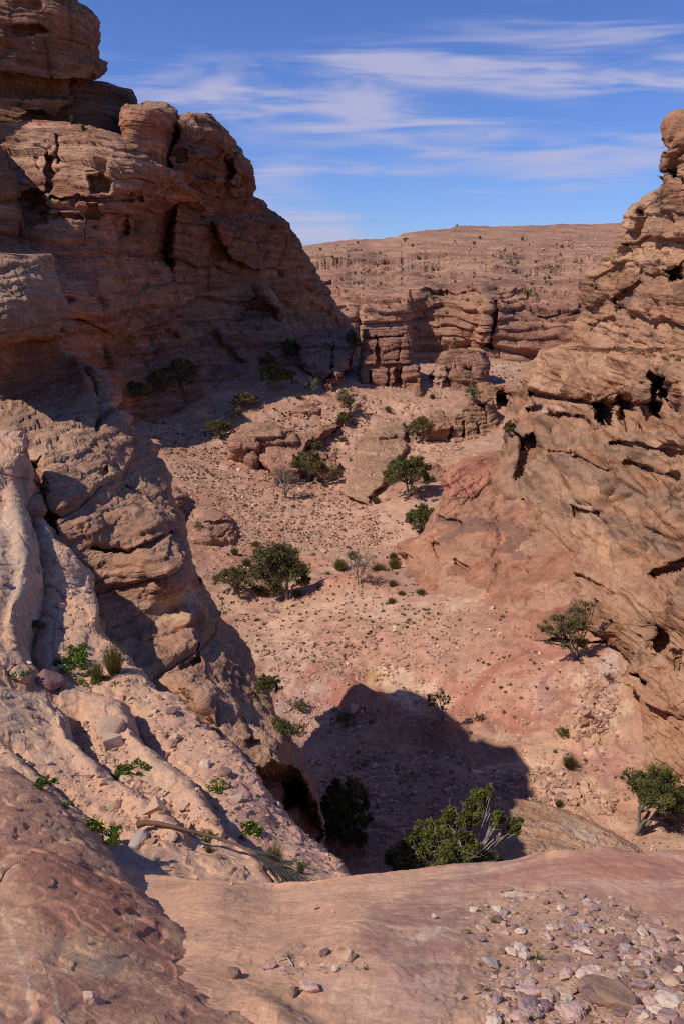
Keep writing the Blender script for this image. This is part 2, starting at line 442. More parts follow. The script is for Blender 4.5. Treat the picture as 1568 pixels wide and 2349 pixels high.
GCTRL = [(300, 940, 88), (420, 1000, 80), (420, 1150, 62), (470, 1250, 54), (480, 1350, 47), (560, 1450, 41), (620, 1550, 34.5), (700, 1560, 33.5),
    (700, 1700, 29.5), (740, 1800, 26.5), (760, 1900, 23.5), (800, 1960, 21.8), (900, 2000, 20.3), (1100, 1960, 20.8), (1300, 1930, 21), (1450, 1910, 21.2),
    (1600, 1905, 20.8), (1520, 1800, 23.5), (1300, 1790, 24.3), (1150, 1760, 25.5), (1000, 1660, 30.3), (1200, 1650, 29), (1400, 1660, 27), (1380, 1540, 29),
    (1310, 1510, 30), (1130, 1392, 38), (1000, 1350, 44), (925, 1330, 46), (800, 1340, 46.3), (640, 1370, 46), (650, 1290, 53), (800, 1250, 56.5),
    (900, 1240, 57), (800, 1150, 66), (940, 1130, 63), (860, 1150, 65), (700, 1100, 71), (600, 1050, 77), (800, 1000, 84), (800, 930, 92), (700, 900, 93),
    (560, 900, 93), (640, 880, 95), (950, 920, 96), (1050, 910, 100), (1150, 850, 128), (850, 830, 138), (1000, 845, 140), (1130, 838, 150), (720, 840, 140), (1160, 1000, 82), (1180, 900, 110), (1130, 835, 190), (900, 840, 190), (1250, 1200, 54), (1420, 1450, 33), (1568, 1780, 23.5), (1500, 1300, 42), (1500, 1000, 75), (100, 900, 88), (-100, 900, 85),
    (150, 1100, 60), (150, 1300, 44), (300, 1500, 33), (400, 1700, 26), (1720, 1950, 19.6), (1000, 2250, 15.5), (600, 2150, 17), (1500, 2250, 15)]
_g3 = np.array([unproj(x, y, Y) for x, y, Y in GCTRL])
_gt = TPS(np.stack([_g3[:, 0] / _g3[:, 1], np.log(_g3[:, 1])], -1), _g3[:, 2], 2e-3)
_ny, _nx = 720, 620
_Y = np.exp(np.linspace(math.log(13.5), math.log(200), _ny))[:, None]; _u = np.linspace(-.62, .72, _nx)[None]
G = np.stack([_u * _Y, _Y + 0 * _u, 0 * _u * _Y], -1)
G[..., 2] = np.clip(_gt(np.stack([G[..., 0] / G[..., 1], np.log(G[..., 1])], -1)), -24, 2)
gx, gy = proj(G); guv = np.stack([gx, gy], -1)
_f2 = G.copy(); _f2[..., 2] = 0
G[..., 2] += 0.38 * fbm(_f2, 1 / 14., 3, off=2) + 0.12 * fbm(_f2, 1 / 3.2, 4, .55, off=5) + 0.05 * fbm(_f2, 1 / .7, 3, .6, off=8)
# washed gullies and low steps of bedrock on the floor
_rk = sst(60, 80, G[..., 1]) * sst(1180, 1060, gy) * sst(430, 560, gx)
G[..., 2] += (.35 + 1.1 * _rk) * (flakes(_f2, 1 / 9., 4, 12) - fbm(_f2, 1 / 9., 4, .55, off=12)) * np.clip(sst(.0, .3, fbm(_f2, 1 / 20., 2, off=31) + .1) + .6 * _rk, 0, 1)
for x, y, rx, ry, rot, h in [(930, 1700, 150, 28, -5, 1.1), (790, 1345, 110, 22, -10, .9), (820, 1610, 90, 30, 20, .7), (1180, 1560, 110, 60, -30, .8), (590, 1355, 90, 14, 0, .5),
                             (1000, 1770, 130, 22, 10, .5), (1330, 1650, 60, 40, 30, .7), (1230, 1720, 120, 18, 8, .5)]:
    G[..., 2] += h * hump(guv, x, y, rx, ry, rot)
gcol = np.broadcast_to(SAND, G.shape).copy()
gcol = lerp(gcol, C(.44, .245, .17), sst(-.1, .5, fbm(_f2, 1 / 6., 4, off=21)) * .8)
gcol = lerp(gcol, C(.40, .26, .20), sst(.1, .5, fbm(_f2, 1 / 2.5, 4, .6, off=27)) * .6)
gcol = lerp(gcol, PALE, sst(.25, .6, fbm(_f2, 1 / 5., 5, .6, off=41)) * .65)
gcol = lerp(gcol, C(.37, .2, .145), sst(.2, .55, fbm(_f2, 1 / 8., 5, .62, off=44)) * .65)
gcol = lerp(gcol, C(.40, .30, .235), sst(.15, .5, fbm(_f2, 1 / 11., 5, .6, off=47)) * .6)
for x, y, rx, ry, rot, c, st in [
    (760, 1390, 300, 22, 2, PALE, .55), (640, 1480, 120, 45, 10, PALE, .75), (880, 1520, 170, 60, 25, C(.52, .30, .22), .7), (780, 1600, 130, 50, 10, RED, .9),
    (910, 1580, 75, 35, 15, CREAM, .85), (860, 1568, 40, 22, -50, OCHRE, .6), (1150, 1560, 150, 75, -38, RED, .8), (1230, 1500, 150, 70, -20, C(.44, .22, .16), .8),
    (1120, 1480, 60, 40, -40, C(.45, .27, .2), .6), (1190, 1640, 160, 30, -10, RED, .75), (1250, 1590, 30, 40, 20, C(.52, .38, .36), .6), (1370, 1610, 60, 75, 25, CREAM, .8),
    (1320, 1690, 80, 18, -12, OCHRE, .45), (1395, 1530, 22, 75, 5, C(.55, .44, .42), .8), (1380, 1730, 90, 40, 10, C(.42, .22, .19), .8), (1100, 1360, 110, 22, -25, PALE, .6),
    (1180, 1700, 100, 16, 8, PALE, .5), (960, 1690, 150, 30, 0, C(.26, .16, .12), .8), (1000, 1740, 170, 18, 4, PALE, .35), (780, 1330, 100, 20, -8, RED, .8),
    (690, 1630, 60, 60, 0, C(.45, .36, .36), .5), (860, 960, 90, 60, 0, PALE, .35), (1150, 848, 40, 8, 0, CREAM, .8), (700, 960, 90, 40, -25, C(.43, .24, .18), .7), (1300, 1900, 120, 50, 20, C(.55, .38, .27), .6),
    (620, 1350, 100, 10, 4, C(.52, .27, .2), .7), (980, 1270, 60, 20, -20, C(.52, .43, .38), .6), (760, 1180, 250, 60, 8, C(.49, .315, .23), .6)]:
    gcol = lerp(gcol, c, ell(guv, x, y, rx, ry, rot, .95, x + y) * st)
# swirling colour bands of the washed red rock
_sw = ell(guv, 1190, 1600, 260, 190, -30, .3, 3.)
_b = perlin(_f2[..., 0] * .55 + 2.2 * fbm(_f2, .22, 3, off=51), _f2[..., 1] * .4, 0 * _f2[..., 0] + 3) 
gcol = lerp(gcol, C(.30, .13, .10), _sw * sst(.15, .4, _b) * .55); gcol = lerp(gcol, C(.58, .36, .27), _sw * sst(.2, .45, -_b) * .5)
gcol = lerp(gcol, C(.40, .225, .16), _rk * sst(.75, .5, grid_normals(G[::-1])[::-1][..., 2]) * .8)
gcol = lerp(gcol, C(.44, .285, .205), _rk * sst(0, .4, fbm(_f2, 1 / 7., 3, off=66)) * .6)
gcol = gcol * (1 + .16 * fbm(_f2, 1 / .9, 3, .6, off=61))[..., None]
M_GROUND = rock_mat('stony_soil', 9, .55, .22, .06)
valley = tag(rock_object('valley_floor', [(G[::-1].copy(), gcol[::-1].copy())], M_GROUND), kind='structure')
# the desert beyond, one sheet out to the horizon
_pl = np.array([[-9000, -6000, -31], [9000, -6000, -31], [9000, 12000, -31], [-9000, 12000, -31]], float)
tag(link('desert_plain', make_mesh('desert_plain', _pl, [np.array([[0, 1, 2, 3]])], M_GROUND, np.tile(SAND, (4, 1)))), kind='structure')

# ------------------------------------------------------------------ shared colouring of the beds
def bed_colours(P, pal, bed, dip=(0, 0), seed=0, varnish=.4, streak=.3, vs=1.0, pale=.25):
    """pal: colours the beds take; dark desert varnish in blotches and streaks, pale fresh breaks"""
    x, y, z = P[..., 0], P[..., 1], P[..., 2]
    t = (z + dip[0] * x + dip[1] * y) / bed + .55 * perlin(x / bed / 4 + seed, y / bed / 4, z / bed / 3) + .2 * perlin(x / bed, y / bed, z / bed + seed)
    pal = np.array(pal)
    def pick(t, k):
        i = np.floor(t); f = sst(.3, .7, t - i)
        a = pal[(hsh(i + k) * len(pal)).astype(int) % len(pal)]; b = pal[(hsh(i + 1 + k) * len(pal)).astype(int) % len(pal)]
        return a + (b - a) * f[..., None]
    c = .6 * pick(t, seed) + .4 * pick(t * 4.3, seed + 9)
    c = c * (1 + .18 * perlin(0 * x + seed, y / bed * .1, (z + dip[0] * x + dip[1] * y) / bed * 9 + .5 * perlin(x / bed, y / bed, z / bed)))[..., None]
    v = fbm(P, vs / bed / 2.2, 5, .62, off=seed + 70)
    c = lerp(c, np.broadcast_to(DARK, c.shape), sst(.28, .8, v) * varnish)
    s = fbm(P, 1 / bed, 4, .55, off=seed + 80, stretch=(2.2, 2.2, .22))
    c = lerp(c, np.broadcast_to(DARK * 1.4, c.shape), sst(.3, .8, s) * streak)
    c = lerp(c, np.broadcast_to(pal.max(0) * 1.2, c.shape), sst(.35, .75, fbm(P, 1.4 / bed, 4, .6, off=seed + 90)) * pale)
    return c

# ------------------------------------------------------------------ far plateau across the canyon
PP, Puv = loft(505, 870, 380, [(505, 600), (870, 600)], [(505, 1640), (870, 1640)], 620,
    [(640, 570, 380), (700, 563, 380), (800, 548, 400), (920, 540, 410), (1040, 519, 440), (1200, 516, 470), (1435, 512, 490), (1640, 510, 500), (600, 505, 420), (900, 505, 470),
     (740, 590, 330), (900, 575, 370), (1100, 560, 390), (1300, 550, 420), (740, 620, 270), (860, 625, 290), (1000, 610, 310), (1200, 590, 340), (1400, 570, 370),
     (760, 660, 225), (860, 655, 235), (950, 650, 245), (1050, 640, 262), (1200, 645, 262), (1400, 620, 280), (950, 672, 214), (1100, 670, 216), (1200, 690, 226),
     (830, 700, 204), (950, 720, 208), (1050, 720, 208), (1170, 740, 206), (1280, 720, 214), (950, 780, 203), (1080, 790, 203), (1200, 790, 200), (1300, 760, 205),
     (780, 720, 196), (860, 770, 196), (780, 800, 190), (950, 825, 200), (1130, 815, 200), (1300, 830, 196), (600, 640, 240), (600, 800, 190), (1640, 640, 270), (1640, 830, 190)], seed=1,
    pushes=[([(935, 672), (1105, 674), (1100, 800), (940, 800)], 4, 5, 6), ([(1128, 690), (1140, 690), (1130, 800), (1112, 800)], 5, 5, 6), ([(830, 690), (930, 700), (930, 790), (830, 790)], -3, 6, 6),
            ([(1190, 655), (1330, 640), (1330, 720), (1230, 730)], -3, 8, 10), ([(880, 600), (990, 592), (990, 606), (880, 612)], 3, 4, 6), ([(720, 650), (760, 640), (790, 700), (740, 720)], 6, 6, 8)])
_sk = np.interp(Puv[0, :, 0], [600, 700, 745, 800, 870, 918, 922, 960, 1030, 1046, 1060, 1130, 1200, 1300, 1435, 1640], [574, 564, 556, 552, 547, 541, 534, 529, 525, 518, 517, 518, 517, 514, 512, 508])
_sk = _sk + 1.6 * fbm(np.stack([Puv[0, :, 0], 0 * _sk, 0 * _sk], -1), 1 / 22., 4, .6)
# the skyline: rows run from it down
_yy = _sk[None] + (870 - _sk[None]) * np.linspace(0, 1, Puv.shape[0])[:, None] ** 1.15
_c = None
def far_depth(x, y):
    r = (y - 505) / 365. * (PP.shape[0] - 1); c = (x - 600) / 1040. * (PP.shape[1] - 1)
    r = np.clip(r, 0, PP.shape[0] - 1.001); c = np.clip(c, 0, PP.shape[1] - 1.001); i = r.astype(int); j = c.astype(int); fr, fc = r - i, c - j
    Z = PP[..., 1]
    return Z[i, j] * (1 - fr) * (1 - fc) + Z[i + 1, j] * fr * (1 - fc) + Z[i, j + 1] * (1 - fr) * fc + Z[i + 1, j + 1] * fr * fc
PP = unproj(Puv[..., 0], _yy, far_depth(Puv[..., 0], _yy)); Puv[..., 1] = _yy
_ph = np.linspace(1, 0, 24)[:-1, None, None]
_back = PP[:1] + np.concatenate([0 * _ph + 0 * PP[:1, :, :1], 260 * _ph + 0 * PP[:1, :, :1], -5 * _ph ** 2 + 0 * PP[:1, :, :1]], -1)
PP = np.concatenate([_back, PP]); Puv = np.concatenate([np.repeat(Puv[:1], 23, 0), Puv])
d1, hb, hj, fz = beds(PP, 6.5, (.015, -.01), 26, 2.6, 1.0, 1.6, .7, .4, 3, .07)
d2, hb2, hj2, _ = beds(PP, 2.0, (.015, -.01), 5, 1.1, .7, .9, .7, .4, 5, .1)
_ds1 = beds(PP, 4.6, (.015, -.01), 40, 2.4, .0, 1.4, .0, .7, 3, .07)[0]; _ds2 = beds(PP, 2.1, (.015, -.01), 14, 1.1, .0, .9, .0, .7, 5, .12)[0]
_steep = sst(645, 690, Puv[..., 1] + 22 * fbm(PP, 1 / 45., 3, off=9)); _mid = sst(555, 600, Puv[..., 1])
_d = ((d1 * .75 + d2) * _steep + (_ds1 + _ds2) * .85 * (1 - _steep)) * (.35 + .65 * _mid) + 1.6 * fbm(PP, 1 / 28., 4, off=4) * (.4 + .6 * _steep) + 1.0 * ridged(PP, 1 / 26., 2, off=6, stretch=(1, 1, .3)) * _steep + .3 * fbm(PP, 1 / 5., 3, .6, off=8) * _mid
def along(A, k):     # ledges run on along the slope
    c = np.cumsum(np.pad(A, ((0, 0), (k + 1, k)), mode='edge'), axis=1); return (c[:, 2 * k + 1:] - c[:, :-2 * k - 1]) / (2 * k + 1)
_led = perlin(PP[..., 0] / 70, PP[..., 1] / 120, PP[..., 2] / 2.6 + 1.6 * fbm(PP, 1 / 60., 3, off=15))
_d = _d + 1.3 * sst(.1, .3, _led) * (1 - _steep) * _mid
_d = _d * _steep + (along(_d, 9) * .85 + _d * .15) * (1 - _steep)
PD = displaced(PP, _d, 6)
pc = bed_colours(PP, [C(.45, .29, .21), C(.40, .23, .165), C(.47, .32, .235), C(.36, .19, .14), C(.43, .27, .2)], 7, (.015, -.01), 3, .3, .28, 1, .25)
_flat = (1 - _steep)
pc = lerp(pc, C(.43, .29, .205), _flat * .35)
pc = lerp(pc, C(.27, .20, .145), _flat * sst(.05, .5, fbm(PP, 1 / 9., 5, .65, off=33)) * .6)
for x, y, rx, ry, rot, c, st in [(1300, 560, 170, 16, -9, C(.33, .19, .155), .8), (850, 622, 120, 16, 4, C(.40, .2, .15), .7), (770, 660, 50, 60, 0, C(.36, .17, .125), .6), (1270, 770, 90, 40, -10, C(.36, .17, .13), .7),
                                 (1240, 690, 110, 35, 5, C(.40, .22, .17), .5), (1020, 720, 130, 50, 0, C(.48, .32, .225), .5), (900, 555, 100, 10, -5, C(.36, .26, .19), .6), (1060, 610, 200, 14, -6, C(.5, .36, .26), .5), (1290, 740, 60, 12, -20, C(.33, .14, .115), .7)]:
    pc = lerp(pc, c, ell(Puv, x, y, rx, ry, rot, .5, x) * st)
pc = dusty(PD, pc * np.array((.86, .74, .70)), C(.42, .28, .20), .5, .45, .9)
_lb = perlin(PP[..., 0] / 70, PP[..., 1] / 120, PP[..., 2] / 2.6 + 1.6 * fbm(PP, 1 / 60., 3, off=15)) + .45 * fbm(PP, 1 / 9., 3, .6, off=16)
pc = lerp(pc, C(.25, .135, .095), sst(.12, .38, _lb) * .75 * _mid)
M_FAR = rock_mat('far_sandstone', 0.7, .7, .2, dip=(.015, -.01), lam=.55, lamc=.3)
tag(rock_object('far_plateau', [(PD, pc)], M_FAR), 'broad stony plateau with broken cliffs on the horizon across the canyon', 'plateau', kind='structure')

# ------------------------------------------------------------------ the tall cliff on the left
CL = []
LP = [C(.43, .225, .15), C(.35, .165, .107), C(.50, .30, .205), C(.27, .125, .083), C(.40, .21, .14)]
def cliff_finish(P, uv, seed, big=4.2, amp=1.0, dip=(.05, .0), pal=LP, varn=.36, taf=(2.6, .25), streak=.28, smooth=5, patches=(), pale=.4, dust=C(.40, .27, .19)):
    d1, hb, hj, f = beds(P, big, dip, big * 2.6, 1.2 * amp, .6 * amp, .7 * amp, .35 * amp, .45, seed, .07)
    d2, _, _, _ = beds(P, big * .22, dip, big * .9, .34 * amp, .1 * amp, .26 * amp, .08 * amp, .4, seed + 3, .1)
    t = tafoni(P, taf[0], seed, taf[1], 1.4) if taf else 0
    d = d1 + d2 - (t * taf[0] * .42 if taf else 0) + amp * (.6 * fbm(P, 1 / (big * 2.2), 3, off=seed) + .11 * fbm(P, 1 / (big * .35), 4, .6, off=seed + 5) + .22 * ridged(P, 1 / (big * .9), 3, .5, seed, (1, 1, .5)) - .1)
    d3, _, _, _ = beds(P, big * .075, dip, big * .4, .11 * amp, .03 * amp, .11 * amp, .02 * amp, .5, seed + 6, .1)
    d = d + d3
    Q = displaced(P, d, smooth)
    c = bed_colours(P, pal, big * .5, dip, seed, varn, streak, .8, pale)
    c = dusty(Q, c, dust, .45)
    for x, y, rx, ry, rot, cc, st in patches: c = lerp(c, cc, ell(uv, x, y, rx, ry, rot, .4, x + 3) * st)
    return Q, c
# top block with an overhanging nose
P, uv = loft(-330, 240, 280, [(-330, -260), (240, -260)], [(-330, 60), (-150, 120), (-60, 165), (0, 189), (20, 210), (51, 226), (95, 235), (105, 227), (133, 227), (143, 246), (159, 242), (177, 226), (184, 208), (200, 204), (240, 190)], 230,
    [(0, 0, 92), (150, 0, 94), (200, 60, 96), (0, 150, 90), (200, 150, 95), (-260, 0, 86), (-260, 150, 84), (0, -330, 108), (60, -330, 109), (-260, -330, 104), (100, 190, 93)],
    roundR=(50, 9), curlR=(26, 8), jag=4, seed=11, pushes=[([(-260, 181), (215, 181), (215, 215), (-260, 215)], 2.5, 6, 4), ([(30, 60), (90, 52), (110, 75), (40, 85)], 2, 8, 8)])
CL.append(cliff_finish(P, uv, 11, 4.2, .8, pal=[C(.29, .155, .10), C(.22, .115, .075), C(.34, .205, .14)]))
# dark recessed step under it
P, uv = loft(186, 330, 120, [(186, -260), (330, -260)], [(186, 206), (190, 212), (193, 246), (204, 276), (207, 302), (225, 312), (241, 320), (330, 345)], 240,
    [(0, 190, 97), (200, 190, 99), (300, 210, 103), (320, 240, 104), (0, 260, 94), (200, 260, 97), (300, 300, 100), (-260, 260, 88), (-260, 186, 90), (330, 330, 102)],
    roundR=(30, 8), curlR=(20, 6), curlT=(14, 2), jag=2, seed=12)
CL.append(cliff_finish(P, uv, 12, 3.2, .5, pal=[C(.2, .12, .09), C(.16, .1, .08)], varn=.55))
# square block beside the notch
P, uv = loft(244, 420, 150, [(244, 290), (262, 281), (300, 284), (420, 280)], [(244, 340), (247, 384), (259, 404), (279, 412), (330, 402), (420, 385)], 110,
    [(280, 260, 90), (350, 250, 90), (400, 270, 93), (300, 320, 89), (400, 340, 94), (300, 420, 89), (400, 420, 94)],
    roundR=(46, 9), roundL=(14, 4), curlR=(18, 4), curlL=(12, 4), curlT=(14, 3), jag=2, seed=13)
CL.append(cliff_finish(P, uv, 13, 3.4, .5, taf=None))
# the butte and the long shaded wall running back from it
P, uv = loft(264, 935, 420, [(264, 432), (271, 425), (300, 400), (340, 388), (385, 385), (470, 398), (935, 380)],
    [(264, 470), (268, 486), (292, 496), (307, 512), (328, 533), (348, 544), (369, 563), (384, 579), (407, 591), (435, 592), (448, 586), (463, 608), (479, 622), (507, 658), (532, 667), (558, 686), (579, 694), (599, 712), (625, 727), (655, 742), (690, 771), (715, 787), (735, 801), (760, 812), (800, 822), (935, 850)], 420,
    [(430, 275, 97), (484, 280, 99), (390, 400, 95), (590, 420, 116), (500, 450, 105), (650, 520, 128), (700, 600, 140), (740, 660, 150), (800, 740, 163), (820, 800, 160), (700, 800, 134), (500, 700, 113), (400, 600, 100), (600, 900, 108), (400, 900, 96), (840, 930, 140), (560, 600, 121), (460, 350, 95)],
    roundR=(22, 9), roundL=(12, 4), curlR=(26, 8), curlL=(14, 3), curlT=(18, 3), jag=3, seed=14,
    pushes=[([(455, 375), (520, 362), (545, 395), (520, 415), (452, 402)], 3.0, 10, 6), ([(430, 425), (600, 425), (640, 500), (450, 500)], 3.0, 14, 8), ([(515, 345), (540, 365), (530, 400), (515, 380)], 2, 8, 4), ([(398, 345), (425, 345), (425, 368), (398, 368)], 1.4, 6, 3),
            ([(495, 515), (540, 520), (590, 555), (600, 620), (560, 610), (520, 575)], -5, 10, 6), ([(560, 700), (760, 700), (780, 760), (560, 770)], 3, 20, 10)])
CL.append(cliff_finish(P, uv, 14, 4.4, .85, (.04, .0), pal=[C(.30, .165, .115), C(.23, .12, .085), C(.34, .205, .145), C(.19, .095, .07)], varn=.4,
    patches=[(520, 480, 110, 30, 10, C(.3, .13, .085), .6), (560, 700, 120, 10, -8, C(.42, .25, .17), .5), (560, 660, 120, 8, -10, C(.42, .25, .17), .4)]))
# the sunlit front and the wall that turns away from it
P, uv = loft(283, 950, 470, [(283, -260), (950, -260)], [(283, 120), (289, 176), (305, 262), (330, 318), (348, 336), (380, 372), (402, 418), (418, 424), (440, 462), (453, 470), (520, 520), (600, 570), (700, 640), (800, 700), (950, 720)], 520,
    [(0, 290, 90), (174, 292, 89), (333, 350, 88.5), (300, 440, 86), (60, 600, 78), (0, 450, 82), (250, 500, 84), (420, 420, 94), (466, 453, 99), (275, 512, 85.5), (330, 560, 91), (330, 700, 91), (300, 700, 84.5), (265, 860, 81), (100, 800, 75), (520, 530, 119), (520, 700, 118), (400, 520, 102), (450, 870, 94), (560, 880, 100), (650, 720, 120), (690, 800, 118), (-260, 300, 84), (-260, 800, 70),
     (360, 850, 90), (400, 640, 99), (700, 940, 112), (300, 940, 82), (160, 400, 85), (200, 430, 83.5)],
    roundR=(20, 5), curlR=(20, 4), curlT=(16, 3), jag=3, seed=15,
    pushes=[([(205, 405), (232, 400), (252, 415), (248, 438), (215, 440)], 2.6, 8, 4), ([(105, 350), (118, 350), (124, 420), (115, 450), (104, 440)], 2.2, 4, 3), ([(132, 315), (138, 315), (136, 372), (130, 372)], 1.0, 4, 2), ([(45, 440), (110, 440), (105, 505), (60, 520)], 3, 8, 5),
            ([(120, 455), (330, 448), (330, 462), (120, 464)], 1.8, 5, 4), ([(200, 468), (222, 468), (226, 490), (206, 492)], 1.5, 6, 3), ([(90, 488), (190, 490), (190, 500), (95, 500)], 1.3, 5, 3), ([(270, 512), (300, 505), (305, 535), (280, 545)], 1.6, 6, 4),
            ([(300, 560), (420, 560), (430, 640), (330, 660)], 2, 20, 10), ([(280, 470), (440, 470), (520, 600), (420, 640), (290, 560)], 2, 25, 12), ([(420, 690), (560, 650), (640, 720), (420, 745)], 3.0, 14, 8), ([(270, 780), (480, 760), (560, 830), (480, 870), (280, 850)], 3.0, 24, 12)])
_pt = [(130, 350, 170, 60, 5, C(.50, .34, .24), .6), (260, 390, 90, 60, 10, C(.48, .31, .22), .55), (170, 520, 90, 26, 0, C(.45, .275, .19), .5), (180, 590, 110, 60, 0, C(.38, .18, .12), .7), (420, 560, 120, 80, 20, C(.2, .11, .08), .5), (330, 480, 100, 20, 5, C(.3, .16, .11), .5)]
for k in range(6): _pt.append((480, 640 + 22 * k, 150, 5, -9, C(.33, .21, .155), .5))
CL.append(cliff_finish(P, uv, 15, 3.8, .75, (.05, 0), taf=(2.2, .2), patches=_pt))
# ragged buttress at the very left, which shades the front
P, uv = loft(318, 700, 200, [(318, -260), (700, -260)], [(318, -20), (335, 0), (343, 12), (365, 14), (389, 20), (400, 36), (440, 38), (461, 34), (480, 48), (504, 54), (520, 46), (543, 44), (563, 66), (584, 108), (700, 130)], 110,
    [(0, 340, 77), (30, 420, 77), (40, 540, 75), (110, 600, 75), (-260, 340, 70), (-260, 600, 64), (60, 700, 72)], roundR=(26, 6), curlR=(14, 5), curlT=(9, 3), jag=3, seed=16)
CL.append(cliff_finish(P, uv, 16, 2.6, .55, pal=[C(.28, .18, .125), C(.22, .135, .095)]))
M_CLIFF = rock_mat('red_brown_sandstone', 1.9, .8, .28, dip=(.05, 0), lam=1.3, lamc=.25)
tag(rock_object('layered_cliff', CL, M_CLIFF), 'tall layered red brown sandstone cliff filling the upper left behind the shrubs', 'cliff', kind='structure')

# ------------------------------------------------------------------ the nearer rock rib below it
RIBR = [(583, -20), (584, 112), (604, 117), (645, 129), (692, 144), (740, 168), (750, 172), (757, 166), (764, 146), (806, 150), (830, 192), (854, 234), (887, 267), (925, 263), (940, 259), (959, 286), (982, 310), (1001, 305), (1011, 343), (1035, 362), (1054, 360), (1101, 391), (1120, 390), (1150, 400), (1200, 424), (1250, 434), (1285, 438), (1339, 464), (1400, 492), (1440, 545), (1493, 579), (1570, 595), (1636, 631), (1680, 660), (1720, 687), (1792, 718), (1895, 738), (1941, 743), (2100, 760)]
P, uv = loft(583, 2110, 720, [(583, -60), (900, -70), (1150, -150), (1400, -330), (2110, -330)], RIBR, 430,
    [(0, 590, 18.8), (115, 595, 20.3), (60, 700, 18.1), (165, 745, 20.3), (0, 770, 17), (-330, 600, 17), (-330, 1000, 15), (80, 900, 18.2), (0, 900, 17.4), (200, 850, 19.6), (262, 905, 21), (0, 980, 16.0), (150, 960, 17.3), (250, 980, 18), (320, 1010, 19), (358, 1040, 19.5),
     (200, 1090, 14.6), (80, 1070, 13.9), (302, 1124, 15.3), (388, 1110, 18), (150, 1200, 12.8), (369, 1201, 14.0), (430, 1240, 16), (300, 1220, 13.4), (425, 1273, 13.5), (440, 1330, 13.0), (462, 1340, 14.6), (300, 1350, 12.2), (400, 1400, 12.3), (461, 1395, 12.5), (492, 1400, 14),
     (350, 1500, 10.9), (430, 1480, 11.3), (463, 1472, 11.6), (491, 1518, 11.2), (560, 1470, 13.6), (590, 1530, 13.2), (522, 1570, 10.7), (595, 1590, 11.9), (480, 1600, 9.8), (563, 1621, 10.3), (632, 1650, 11.0), (650, 1690, 9.5), (600, 1740, 8.6), (671, 1762, 8.9), (690, 1730, 10.4), (718, 1800, 10.2), (738, 1900, 9.8), (690, 1880, 8.8), (745, 2000, 9.4), (650, 1900, 8.0), (760, 2110, 9.2), (560, 1900, 7.7), (400, 1700, 9.0), (300, 1550, 10.2), (300, 2000, 7.6), (-100, 1500, 11), (-330, 1600, 10), (-330, 2100, 8)],
    roundR=(12, 1.2), curlL=(5, 1), follow=([(583, 22.5), (740, 24), (790, 25.5), (887, 28), (959, 28.3), (1000, 27.8), (1060, 29), (1240, 29), (1500, 29), (1900, 25), (2100, 22)], .9), curlT=(4, 1.5), jag=3.5, seed=21, pushfn=lambda x, y: 2.5 * sst(0, 16, y - np.interp(x, [-60, 0, 60, 135, 165], [790, 788, 776, 768, 757]) + 3 * fbm(np.stack([x, y, 0 * x], -1), 1 / 30., 3)) * (1 - sst(880, 1030, y + 14 * fbm(np.stack([x, y, 0 * x], -1), 1 / 60., 3))) * (1 - sst(150, 255, x)),
    pushes=[([(145, 760), (265, 880), (262, 950), (220, 1000), (205, 880)], 1.0, 14, 6), 
            ([(255, 1120), (300, 1100), (365, 1180), (330, 1190)], .25, 10, 6), ([(200, 1255), (300, 1262), (380, 1225), (388, 1236), (300, 1275), (210, 1268)], .35, 8, 5), ([(180, 1200), (300, 1180), (360, 1210), (300, 1250), (200, 1245)], -.15, 16, 8),
            ([(225, 1090), (245, 1075), (252, 1088), (232, 1100)], .3, 6, 3), ([(60, 1060), (95, 1060), (135, 1230), (110, 1210)], .6, 12, 4),
            ([(415, 1515), (462, 1498), (466, 1506), (420, 1530)], .2, 5, 3), ([(440, 1505), (456, 1500), (452, 1475), (461, 1470), (465, 1500), (450, 1520)], .15, 5, 3),
            ([(310, 1440), (420, 1395), (455, 1410), (430, 1430), (330, 1470)], -.1, 14, 6), ([(420, 1530), (480, 1530), (540, 1600), (560, 1660), (640, 1690), (660, 1750), (560, 1790), (470, 1640), (400, 1560)], -.2, 24, 8),
            ([(598, 1775), (672, 1765), (700, 1800), (740, 1930), (700, 1960), (640, 1880), (600, 1800)], 1.6, 16, 6), ([(640, 1790), (680, 1785), (690, 1850), (650, 1860)], 1.2, 12, 4), ([(560, 1700), (600, 1690), (600, 1705), (570, 1715)], .2, 5, 3)])
d1, _, hj, f = beds(P, 1.5, (-.18, .05), 4.5, .14, .05, .13, .04, .5, 22, .06)
d2, _, _, _ = beds(P, .17, (-.18, .05), .9, .05, .015, .05, .012, .5, 24, .12)
_big = sst(700, 1000, uv[..., 1]); 
d = d1 * (.55 + .35 * _big) + d2 * .8 + .07 * flakes(P, .6, 3, 26) - .05 + .11 * fbm(P, .4, 3, off=22) + .035 * fbm(P, 2.2, 4, .6, off=23) + .07 * ridged(P, .8, 3, .5, 22, (1, 1, .6)) - .09 * tafoni(P, .75, 5, .1, 1.6)
RD = displaced(P, d, 4)
rc = bed_colours(P, [C(.43, .265, .18), C(.38, .215, .145), C(.46, .30, .21), C(.33, .175, .12)], 1.1, (-.18, .05), 22, .45, .25, 1, .3)
